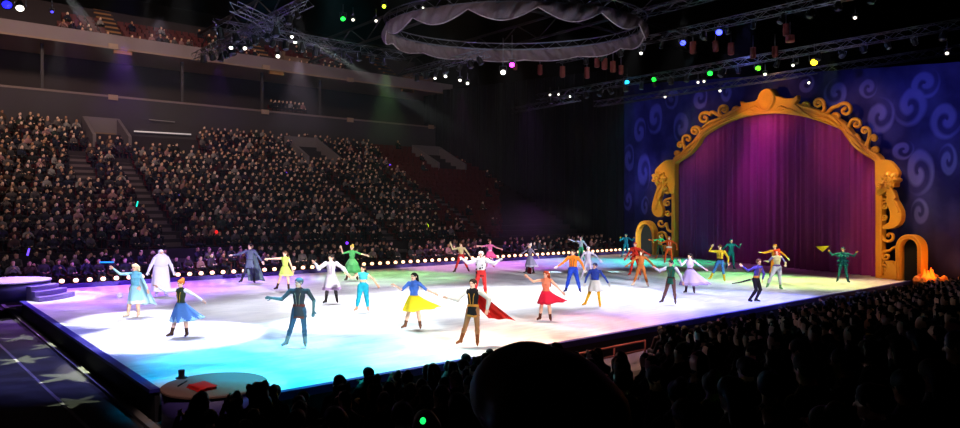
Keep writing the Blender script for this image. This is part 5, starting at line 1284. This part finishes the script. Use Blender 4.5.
# the many small spectators of the far stand as one mass
CP = [mat('crowd_cloth', c, .85, noise=0) for c in PAL]
meshes = []
for me in FARM:
    nv = len(me.vertices); co = np.empty(nv * 3, np.float32); me.vertices.foreach_get('co', co)
    lv = np.empty(len(me.loops), np.int32); me.loops.foreach_get('vertex_index', lv)
    mi_ = np.empty(len(me.polygons), np.int32); me.polygons.foreach_get('material_index', mi_)
    meshes.append((co.reshape(-1, 3), lv.reshape(-1, 4), mi_))
LOW = []
rr2 = random.Random(21)
for k in range(10):
    P, _ = seated(('lap', 'clap', 'lap', 'side', 'phone')[k % 5], 'long' if k % 2 else 'short', rr2, False)
    me = sdf_mesh('low', P, [], .055, .05)
    nv = len(me.vertices); co = np.empty(nv * 3, np.float32); me.vertices.foreach_get('co', co); lv = np.empty(len(me.loops), np.int32); me.loops.foreach_get('vertex_index', lv); mi_ = np.empty(len(me.polygons), np.int32); me.polygons.foreach_get('material_index', mi_)
    LOW.append((co.reshape(-1, 3), lv.reshape(-1, 4), mi_)); bpy.data.meshes.remove(me)
def crowd_object(items, src, label, name='crowd'):
    Vs, Qs, Ms = [], [], []; off = 0
    slots = M_SKINS + CP + TRO + HAIRS
    for mi, u, v, z, a, s_, k in items:
        co, q, m_ = src[mi]; c_, s2 = math.cos(a), math.sin(a)
        p = co * s_; Vs.append(np.stack([p[:, 0] * c_ - p[:, 1] * s2 + u, p[:, 0] * s2 + p[:, 1] * c_ + v, p[:, 2] + z], 1)); Qs.append(q + off); off += len(co)
        lut = np.array([mi % 4, 4 + k, 4 + len(CP) + mi % 3, 4 + len(CP) + 3 + (mi * 3 + k) % 5, 0, 0]); Ms.append(lut[m_])
    V = np.concatenate(Vs).astype(np.float32); Q = np.concatenate(Qs).astype(np.int32); M_ = np.concatenate(Ms).astype(np.int32)
    me = bpy.data.meshes.new(name); me.vertices.add(len(V)); me.vertices.foreach_set('co', V.ravel()); me.loops.add(Q.size); me.loops.foreach_set('vertex_index', Q.ravel())
    me.polygons.add(len(Q)); me.polygons.foreach_set('loop_start', np.arange(0, Q.size, 4, dtype=np.int32)); me.polygons.foreach_set('loop_total', np.full(len(Q), 4, np.int32)); me.polygons.foreach_set('material_index', M_); me.polygons.foreach_set('use_smooth', np.ones(len(Q), bool))
    for m in slots: me.materials.append(m)
    me.update(calc_edges=True)
    return tag(link(name, me), label, 'crowd', None, 'stuff')
print('far', n_far, 'crowd', len(crowd), 'empties', len(empties))
crowd_object(crowd, LOW, 'mass of small seated spectators filling the far stand')

# near audience, seen from behind
HAIRS = [mat('hair_shaded', c, .6, noise=.2, nscale=40) for c in ((.07, .06, .05), (.10, .08, .06), (.15, .11, .08), (.20, .16, .12), (.05, .04, .04))]  # darker hair set: the audience's silhouette shade is put into the colour
NEARM = []; rr = random.Random(77)
for k in range(7):
    P, hc = seated(('lap', 'side', 'lap', 'clap', 'side', 'lap', 'phone')[k], 'x', rr, True)
    body = sdf_mesh('body', P, [M_SKINS[k % 4], m_obj, TRO[k % 3], HAIRS[k % 5], M_EYE, M_LIP], .016, .035)
    q = lambda x, y, z, hc=hc: hc + np.array([x, -y, z])
    hair = sdf_mesh('hair', hair_prims(('short', 'long', 'bob', 'short', 'curly', 'pony', 'bun')[k], q, 1.04), [HAIRS[(k * 2) % 5]], .015, .025)
    NEARM.append((body, hair))
near_mass = []; n_near = 0
def near_person(u, v, z, label, group, k=None, mi=None, sc=1.0, rz=None):
    global n_near
    kk, c = pick() if k is None else (k, PAL[k]); m_i = rr.randrange(7) if mi is None else mi
    o = link('person', NEARM[m_i][0]); o.location = (u, v, z); o.rotation_euler = (0, 0, rz if rz is not None else PI - rr.gauss(.35, .25)); o.scale = (sc,) * 3
    o.color = (*[x_ * .55 for x_ in srgb(c)], 1); h_ = link('hair', NEARM[m_i][1], o)  # coat tones dimmed, silhouette shade in the colour
    tag(o, label.replace('%', PN[kk]), 'spectator', group); n_near += 1; return o
seats_near = []
HN = ('short', 'long', 'bobbed', 'cropped', 'curly', 'tied-back', 'pinned-up')
for j in range(NR):
    v = nrow_y(j); z = near_z(v); u = 3.1 + .13 * (j % 4)
    while u < 37.6:
        x, y, Z = proj((u, v, z + 1.2)); keep = rr.random() < .88
        uu = u + rr.uniform(-.07, .07)
        gap = (11.5 - .5 * j < u < 14.9 - .85 * j and j < 6) or (j == 0 and u < 3.4)
        dead = (440 < x < 650 and Z < 6.5) or Z < 2.6
        if 150 < x < 985 and y < 440 and keep and not gap and not dead:
            mi = rr.randrange(7); kk = pick()[0]
            seats_near.append((uu, v, z))
            zone = 'by the round platform' if x < 330 else 'below the red cape' if x < 480 else 'past the aisle gap' if x < 780 else 'toward the right archway'
            if (j < 3 and u < 30) or Z < 7.5:
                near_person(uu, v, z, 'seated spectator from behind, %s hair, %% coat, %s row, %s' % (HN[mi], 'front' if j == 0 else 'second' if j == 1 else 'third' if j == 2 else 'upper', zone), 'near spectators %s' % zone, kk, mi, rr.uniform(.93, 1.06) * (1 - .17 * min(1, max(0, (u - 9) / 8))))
            else: near_mass.append((rr.randrange(10), uu, v, z, PI - rr.gauss(.35, .25), rr.uniform(.92, 1.05) * (1 - .17 * min(1, max(0, (u - 9) / 8))), rr.choice((0, 0, 1, 2, 3, 4))))
        u += .60
p = at_depth(543, 345, 1.9); zt_ = near_z(p[1])
s_ = (p[2] - zt_) / (max(v_.co.z for v_ in NEARM[2][1].vertices) * 1.1 - .118)
for x_, y_, Z_, mi, kk in ((203, 388, 9.6, 1, 3), (254, 386, 9.8, 4, 9)):
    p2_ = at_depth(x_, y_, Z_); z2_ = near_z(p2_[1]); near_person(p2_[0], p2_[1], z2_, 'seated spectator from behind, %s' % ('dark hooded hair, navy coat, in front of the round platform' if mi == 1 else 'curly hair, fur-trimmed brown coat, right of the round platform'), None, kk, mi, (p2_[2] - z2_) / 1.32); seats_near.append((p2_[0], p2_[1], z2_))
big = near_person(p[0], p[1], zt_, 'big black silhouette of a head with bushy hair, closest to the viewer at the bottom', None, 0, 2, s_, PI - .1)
big.children[0].scale = (1.32, 1.3, 1.1); big.children[0].location = (0, .006, -.118)
seats_near.append((p[0], p[1], zt_))
print('near', n_near, 'mass', len(near_mass))
if near_mass: crowd_object(near_mass, [m_ for m_ in LOW], 'mass of dark spectators higher up and farther along the near stand')
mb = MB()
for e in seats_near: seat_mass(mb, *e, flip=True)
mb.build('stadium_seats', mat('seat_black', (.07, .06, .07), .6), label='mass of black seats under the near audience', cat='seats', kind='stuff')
# low red rail by the aisle gap on the near side
a, b2 = np.array([11.0, 12.2, -.1]), np.array([16.5, 12.2, -.1]); mb = MB()
mb.tube([a, b2], .03, 8); mb.tube([a - [0, 0, .25], b2 - [0, 0, .25]], .025, 8)
for t in np.linspace(0, 1, 5): q = a + (b2 - a) * t; mb.tube([q, [q[0], q[1], FLOOR_Z]], .025, 8)
mb.build('guard_rail', mat('rail_red', (.50, .28, .26), .5), label='low reddish rail before the ice in the gap of the near audience', cat='rail')
# glowing toys held up in the crowd
for x, y, dep, c, lb in ((199.5, 181, None, (.1, 1, .35), 'green glowing toy in the far crowd, left of the middle stairs'), (137, 204, None, (.1, .9, .8), 'cyan and red glow stick in the far crowd by the left stairs'), (179, 195, None, (.3, .3, 1), 'blue glowing toy in the far crowd above the lime dress'), (216.5, 232, None, (1, .12, .12), 'red glowing toy in the far crowd left of the grey-blue coat'), (28, 252, None, (.45, .3, 1), 'violet and red glow stick at the far left rinkside'),
                          (107, 262, None, (.1, .55, 1), 'long blue glow bar held flat at the left rinkside'), (286, 173, None, (.45, .25, 1), 'violet glowing toy below the middle stand entrance'), (390, 165, None, (.45, .25, 1), 'violet glowing toy in the sparse right part of the far crowd'), (427, 226, None, (.75, .9, .1), 'yellow-green glowing ring in the right part of the far crowd'), (347, 243, None, (.5, .2, 1), 'violet glowing toy just above the green dress'), (423, 421, 5.2, (.1, .95, .4), 'green glowing ball in the dark near audience at the bottom'), (738, 381, 6, (.3, .9, .1), 'lime green glow stick in the dark near audience on the right')):
    if dep is None:
        p = stand_hit(x, y) if y < 236 else at_depth(x, y, dy(x, y, N1 + 1.0)); p = p - nrm(p - CAM) * (1.6 if y < 236 else .0)
    else: p = at_depth(x, y, dep)
    t = empty('glow_toy', p, label=lb, cat='toy'); big = .024 if dep else .09
    mb = MB()
    if 'bar' in lb: mb.tube([np.array([-.32, 0, 0]), np.array([.32, .1, -.03])], .035, 8)
    elif 'stick' in lb: mb.tube([np.array([-.03, 0, -.16]), np.array([.05, 0, .16])], .04, 8)
    elif 'ring' in lb: mb.tube([np.array([.13 * math.cos(2 * PI * i / 16), 0, .16 * math.sin(2 * PI * i / 16)]) for i in range(17)], .03, 6, cap=False)
    else: mb.lathe([(.01, -big), (big * .75, -big * .7), (big, 0), (big * .75, big * .7), (.01, big)], n=12)
    if 'lime' in lb: mb.v = [(v[2] * .2, v[1] * .2, v[0] * .2) for v in mb.v]
    mb.build('glow_head', mat('toy_glow', c, .4, emit=1.6, noise=0), t)
    mb = MB(); mb.tube([(0, .0, -.1 - big), (0, .02, -.30 - big)], .022, 8); mb.build('handle', M_BLACK, t)
# ---------------------------------------------------------------- light
W = bpy.data.worlds.new('hall_dark'); SC.world = W; W.use_nodes = True
W.node_tree.nodes['Background'].inputs[0].default_value = (.006, .006, .009, 1); W.node_tree.nodes['Background'].inputs[1].default_value = 1
def spot(name, p, t, watts, rgb, deg, blend=.5, rad=.15):
    l = bpy.data.lights.new(name, 'SPOT'); l.energy = watts; l.color = rgb; l.spot_size = math.radians(deg); l.spot_blend = blend; l.shadow_soft_size = rad
    o = bpy.data.objects.new(name, l); COL.objects.link(o); o.location = p
    o.rotation_euler = (Vector(t) - Vector(p)).to_track_quat('-Z', 'Y').to_euler(); return o
K = 1.35
def ice(x, y, r, e, rgb, blend=.7):
    """stage light on the ice round photo point (x, y): radius in metres, e = relative illumination; hung a little upstage"""
    t = on_z(x, y, 0); s = np.array([t[0] + 1.0, t[1] + 2.2, 11.7])
    if x >= 590: s = t - WN * 2.5 + np.array([0, 0, 11.7])
    gap_ = np.dot(s - WA, WN)
    if gap_ < 1.6: s = s + WN * (1.6 - gap_)
    d = np.linalg.norm(t - s)
    o = spot('ice_light', s, t, e * 4 * PI * d * d * K, rgb, 2 * math.degrees(math.atan(r / d)), blend)
    if min(rgb) < .9:                               # breakup gobo: soft leafy streaks in the coloured washes
        l = o.data; l.use_nodes = True; nt = l.node_tree; em = nt.nodes['Emission']
        tc = nt.nodes.new('ShaderNodeTexCoord'); mp = nt.nodes.new('ShaderNodeMapping'); nz = nt.nodes.new('ShaderNodeTexNoise'); mr = nt.nodes.new('ShaderNodeMapRange')
        mp.inputs['Scale'].default_value = (9 * d / 12, 22 * d / 12, 1); mp.inputs['Rotation'].default_value = (0, 0, x * .7); mp.inputs['Location'].default_value = (x * .1, y * .3, 0)
        nz.inputs['Scale'].default_value = 1.0; nz.inputs['Detail'].default_value = 2; nz.inputs['Distortion'].default_value = 1.2
        mr.inputs[1].default_value = .38; mr.inputs[2].default_value = .62; mr.inputs[3].default_value = .55; mr.inputs[4].default_value = 1.45
        nt.links.new(tc.outputs['Normal'], mp.inputs[0]); nt.links.new(mp.outputs[0], nz.inputs['Vector']); nt.links.new(nz.outputs['Fac'], mr.inputs[0]); nt.links.new(mr.outputs[0], em.inputs['Strength'])
    return o
PUR, CYA, WH, LAV, YG, ORG = (.34, .08, 1), (.0, .50, 1), (1, .98, 1), (.26, .26, 1), (.75, 1, .2), (1, .50, .28)
ice(42, 297, 2.6, 3.2, (.95, .85, 1), blend=.35); ice(112, 292, 6.0, 6.5, PUR); ice(215, 281, 6.5, 4.0, PUR); ice(110, 335, 4.5, 2.0, LAV); ice(60, 312, 3.5, 1.8, (.5, .2, 1))
ice(172, 335, 2.7, 4.2, WH, blend=.15); ice(135, 318, 2.1, 3.4, WH, blend=.2)
ice(262, 360, 3.2, 6.0, CYA); ice(350, 366, 3.8, 5.0, (.0, .72, .85)); ice(240, 342, 4.0, 1.5, (.25, .45, 1)); ice(188, 352, 1.7, 2.0, (.1, .55, 1))
ice(300, 308, 5.0, 2.4, (.95, .95, 1)); ice(405, 304, 5.5, 2.8, WH); ice(460, 297, 5.5, 2.6, WH); ice(525, 294, 5, 2.4, WH); ice(340, 328, 3.6, 2.0, (.55, .9, 1)); ice(440, 320, 3.4, 1.0, WH)
ice(392, 277, 5, 2.8, (.45, 1, .35)); ice(300, 284, 6, 1.5, (.95, .75, 1)); ice(540, 263, 6.5, 3.0, (.60, .16, 1)); ice(470, 266, 5.5, 2.2, (1, .35, .9))
ice(475, 350, 3.6, 2.0, (1, .74, .42)); ice(415, 352, 4, 1.3, (.55, 1, .9)); ice(590, 331, 4.2, 3.4, ORG); ice(640, 322, 3.6, 2.0, (.75, .32, .9)); ice(545, 342, 4, 2.2, (1, .48, .42))
ice(590, 292, 4.0, 2.6, WH); ice(650, 285, 6, 1.1, (.55, .8, 1)); ice(600, 262, 6, 2.8, (.05, .62, .8)); ice(665, 262, 4.8, 3.4, (.02, .85, .30))
ice(700, 300, 5.0, 2.0, LAV); ice(765, 302, 4.5, 4.2, LAV); ice(712, 311, 4.2, 4.5, (.18, .18, 1)); ice(735, 277, 4.2, 3.2, (.32, 1, .3)); ice(797, 282, 4.2, 3.4, YG); ice(855, 284, 4, 2.2, (1, .68, .40)); ice(895, 286, 3, 1.2, ORG); ice(632, 304, 3.4, 2.2, WH)
# even pale wash over the whole sheet
ice(150, 305, 9, .7, (.80, .72, 1)); ice(330, 295, 9, .8, (.92, .86, 1)); ice(480, 285, 9, .8, (.9, .8, 1)); ice(430, 335, 7, .7, (.95, .95, 1)); ice(585, 300, 8, .8, (.92, .85, 1)); ice(690, 290, 6.5, 1.0, (.66, .66, 1)); ice(790, 292, 5, .9, (.85, .9, .9))
# follow spots from the front for the skaters
for px_, S_ in SK:
    t = on_z(px_[0], px_[1], 0); t[2] = 1.05
    e = {(161, 297): 3.4, (843, 283): 1.6, (626, 258): 1.4, (731, 270): 1.4, (660, 259): 1.2, (669, 264): 1.8, (490, 268): 2.0}.get(px_, 3.0)
    s = np.array([t[0] * .8 + 1, 2, 9.0]); d = np.linalg.norm(t - s); spot('follow_spot', s, t, e * 4 * PI * d * d, (1, .97, .95), 2 * math.degrees(math.atan(1.55 / d)), .55, .12)
# curtain, arch and backdrop washes
def wall_wash(x, y, dist, h, e, rgb, r, blend=.8, dx=0):
    l = loc(x, y, 0); t = SM @ Vector((l[0], 0, l[2])); s = SM @ Vector((l[0] + dx, -dist, h)); d = (t - s).length
    return spot('wall_wash', s, t, e * 4 * PI * d * d, rgb, 2 * math.degrees(math.atan(r / d)), blend, .2)
wall_wash(765, 150, 3.0, 11.0, 1.7, (1, .10, .74), 3.4, 1.0); wall_wash(758, 205, 3.5, 11.0, 1.0, (1, .12, .76), 4.4, 1.0); wall_wash(700, 210, 4, 12, .08, (.7, .12, .9), 4.5); wall_wash(835, 220, 4, 11, .09, (.9, .14, .6), 4.5)
wall_wash(770, 105, 7, 10.5, 2.4, (1, .45, .12), 3.3, 1.0); wall_wash(700, 130, 8, 12, 1.5, (1, .55, .2), 3.6); wall_wash(850, 130, 7, 11, 1.5, (1, .5, .18), 3.6)
wall_wash(660, 195, 8, 11, 2.0, (1, .75, .28), 3.6, dx=-2); wall_wash(893, 205, 6, 10, 1.9, (1, .60, .16), 3.2, dx=2); wall_wash(903, 262, 6, 8, 1.0, (1, .55, .2), 2.6, dx=2)
for x, y in ((640, 130), (700, 90), (790, 80), (880, 100), (935, 110)): wall_wash(x, y, 5, 13.5, .54, (.24, .28, 1), 5.5)
wall_wash(640, 200, 6, 12, .8, (.45, .38, 1), 5); wall_wash(935, 190, 6, 11, .22, (.45, .24, 1), 5)
# faint unseen fill light added over the far stands and balconies
def area(name, p, t, watts, rgb, sx, sy):
    l = bpy.data.lights.new(name, 'AREA'); l.shape = 'RECTANGLE'; l.size = sx; l.size_y = sy; l.energy = watts; l.color = rgb
    o = bpy.data.objects.new(name, l); COL.objects.link(o); o.location = p; o.rotation_euler = (Vector(t) - Vector(p)).to_track_quat('-Z', 'Y').to_euler(); return o
area('stand_fill', (18, 24, 17.5), (18, 60, 10), 680, (1, .84, .90), 40, 2)
area('stand_fill', (0, 40, 22), (0, 62, 17), 4200, (1, .72, .56), 40, 2)
area('rig_fill', (30, 18, 9), (32, 22, 14), 25, (.85, .85, 1), 20, 8)  # unseen uplight added for the ring and trusses
spot('platform_light', (PC[0] - 2, PC[1] - 5, 9), (PC[0], PC[1], .1), 1500, (1, .70, .62), 17, .4)
# star gobos thrown on the dark floor at the left end
def star_spot(x, y, R_, e, rgb, rot):
    t = on_z(x, y, FLOOR_Z); s = np.array([t[0] + .5, t[1] - 2, 10.]); d = np.linalg.norm(t - s)
    o = spot('star_gobo', s, t, e * 45 * 4 * PI * d * d, rgb, 2 * math.degrees(math.atan(R_ * 1.15 / d)), 0, .03)
    l = o.data; l.use_nodes = True; nt = l.node_tree; em = nt.nodes['Emission']
    def M(op, a, b_=None, clamp=False):
        nd = nt.nodes.new('ShaderNodeMath'); nd.operation = op; nd.use_clamp = clamp
        for i_, v in enumerate((a, b_)):
            if v is None: continue
            if isinstance(v, (int, float)): nd.inputs[i_].default_value = v
            else: nt.links.new(v, nd.inputs[i_])
        return nd.outputs[0]
    tc = nt.nodes.new('ShaderNodeTexCoord'); sp = nt.nodes.new('ShaderNodeSeparateXYZ'); nt.links.new(tc.outputs['Normal'], sp.inputs[0])
    z = M('ABSOLUTE', sp.outputs[2]); X = M('DIVIDE', sp.outputs[0], z); Y = M('DIVIDE', sp.outputs[1], z)
    r = M('MULTIPLY', M('SQRT', M('ADD', M('MULTIPLY', X, X), M('MULTIPLY', Y, Y))), float(d / R_))
    th = M('FRACT', M('ADD', M('MULTIPLY', M('ARCTAN2', Y, X), 5 / (2 * PI)), 5.0 + rot))
    tip = M('POWER', M('MULTIPLY', M('ABSOLUTE', M('SUBTRACT', th, .5)), 2.0), 1.5)
    edge = M('ADD', M('MULTIPLY', tip, .62), .38)
    nt.links.new(M('MULTIPLY', M('SUBTRACT', edge, r), 9.0, True), em.inputs['Strength'])
for x, y, R_, e, rot in ((22, 338, .75, .16, .1), (52, 346, .75, .16, .4), (22, 360, .75, .2, .2), (72, 376, .95, .22, .35), (75, 402, .6, .05, .7)): star_spot(x, y, R_, e, (.85, 1, .62), rot)

# thin theatrical haze hanging in the hall
def haze(name, lo, hi, dens, label):
    mb = MB(); mb.box(lo, hi); m = bpy.data.materials.new('haze'); m.use_nodes = True; nt = m.node_tree; nt.nodes.remove(nt.nodes['Principled BSDF'])
    v = nt.nodes.new('ShaderNodeVolumeScatter'); v.inputs['Density'].default_value = dens; v.inputs['Color'].default_value = (.95, .97, 1, 1); v.inputs['Anisotropy'].default_value = .2
    nt.links.new(v.outputs[0], nt.nodes['Material Output'].inputs['Volume']); m.cycles.homogeneous_volume = True
    return mb.build(name, m, label=label, cat='haze', kind='stuff')
haze('haze', (-6, 14, .6), (47, 58.6, 12.9),  .0002, 'thin theatrical haze over the ice')
def beam(x0, y0, d0, t, e, rgb, deg): spot('beam_light', at_depth(x0, y0, d0), t, e, rgb, deg, .5, .08)
beam(302, 36, 32.5, on_z(655, 252), 90000, (.85, 1, .95), 6)
beam(50, -25, 30, on_z(330, 325), 45000, (.9, 1, 1), 9)
beam(22, 10, 28.6, on_z(60, 300), 3000, (1, 1, 1), 14)
beam(446, 78, 42, on_z(640, 256), 30000, (.5, 1, .9), 3.5)
beam(503, 75, 39, on_z(492, 292), 9000, (1, .95, .9), 7)
for x_, c_ in ((551, (.6, .8, 1)), (575, (.6, .9, 1)), (611, (.4, .9, 1))): beam(x_, 97, 50, on_z(x_ + 4, 272), 16000, c_, 4)
t = on_plane(328, 50, np.array([0, up_y(1), up_z(1) + .6]), nrm([0, -.55, .85])); spot('upper_spot', at_depth(300, 25, 40), t, 2500, (.95, 1, .95), 9, .6, .1)
fp = br.location; pl = bpy.data.lights.new('fire_light', 'POINT'); pl.energy = 90; pl.color = (1, .38, .08); pl.shadow_soft_size = .2; po = bpy.data.objects.new('fire_light', pl); COL.objects.link(po); po.location = (fp[0] - .4, fp[1] - .6, 1.3)

# drifting smoke: soft-edged banks of denser haze
def smoke(c_, R3, dens, label):
    mb = MB(); mb.lathe([(max(.001, math.sin(PI * i / 14)), -math.cos(PI * i / 14)) for i in range(15)], (0, 0, 0), 28)
    mb.v = [(v[0] * R3[0], v[1] * R3[1], v[2] * R3[2]) for v in mb.v]
    ms = bpy.data.materials.new('smoke'); ms.use_nodes = True; nt = ms.node_tree; nt.nodes.remove(nt.nodes['Principled BSDF'])
    v = nt.nodes.new('ShaderNodeVolumeScatter'); v.inputs['Color'].default_value = (.92, .88, .86, 1)
    tc = nt.nodes.new('ShaderNodeTexCoord'); nz = nt.nodes.new('ShaderNodeTexNoise'); nz.inputs['Scale'].default_value = .35; nz.inputs['Detail'].default_value = 3
    mp = nt.nodes.new('ShaderNodeMapping'); mp.inputs['Scale'].default_value = (1 / R3[0], 1 / R3[1], 1 / R3[2]); ln = nt.nodes.new('ShaderNodeVectorMath'); ln.operation = 'LENGTH'
    def mm(op, a, b_):
        nd = nt.nodes.new('ShaderNodeMath'); nd.operation = op; nd.use_clamp = True
        for i_, q in enumerate((a, b_)):
            if isinstance(q, (int, float)): nd.inputs[i_].default_value = q
            else: nt.links.new(q, nd.inputs[i_])
        return nd.outputs[0]
    nt.links.new(tc.outputs['Object'], mp.inputs[0]); nt.links.new(mp.outputs[0], ln.inputs[0]); nt.links.new(tc.outputs['Object'], nz.inputs['Vector'])
    dn_ = mm('MULTIPLY', mm('MULTIPLY', mm('SUBTRACT', 1.0, ln.outputs['Value']), mm('SUBTRACT', nz.outputs['Fac'], .2)), dens)
    nt.links.new(dn_, v.inputs['Density']); nt.links.new(v.outputs[0], nt.nodes['Material Output'].inputs['Volume'])
    so = mb.build('smoke', ms, label=label, cat='smoke', kind='stuff'); so.location = c_; return so
c_ = at_depth(528, 238, 54); smoke((c_[0], c_[1], 2.7), (6, 4, 2.0), .10, 'low pale smoke drifting in front of the black drape')
smoke((14, 33, 10.5), (15, 4.5, 4.2), .014, 'thin smoke bank under the left rig where light beams show')
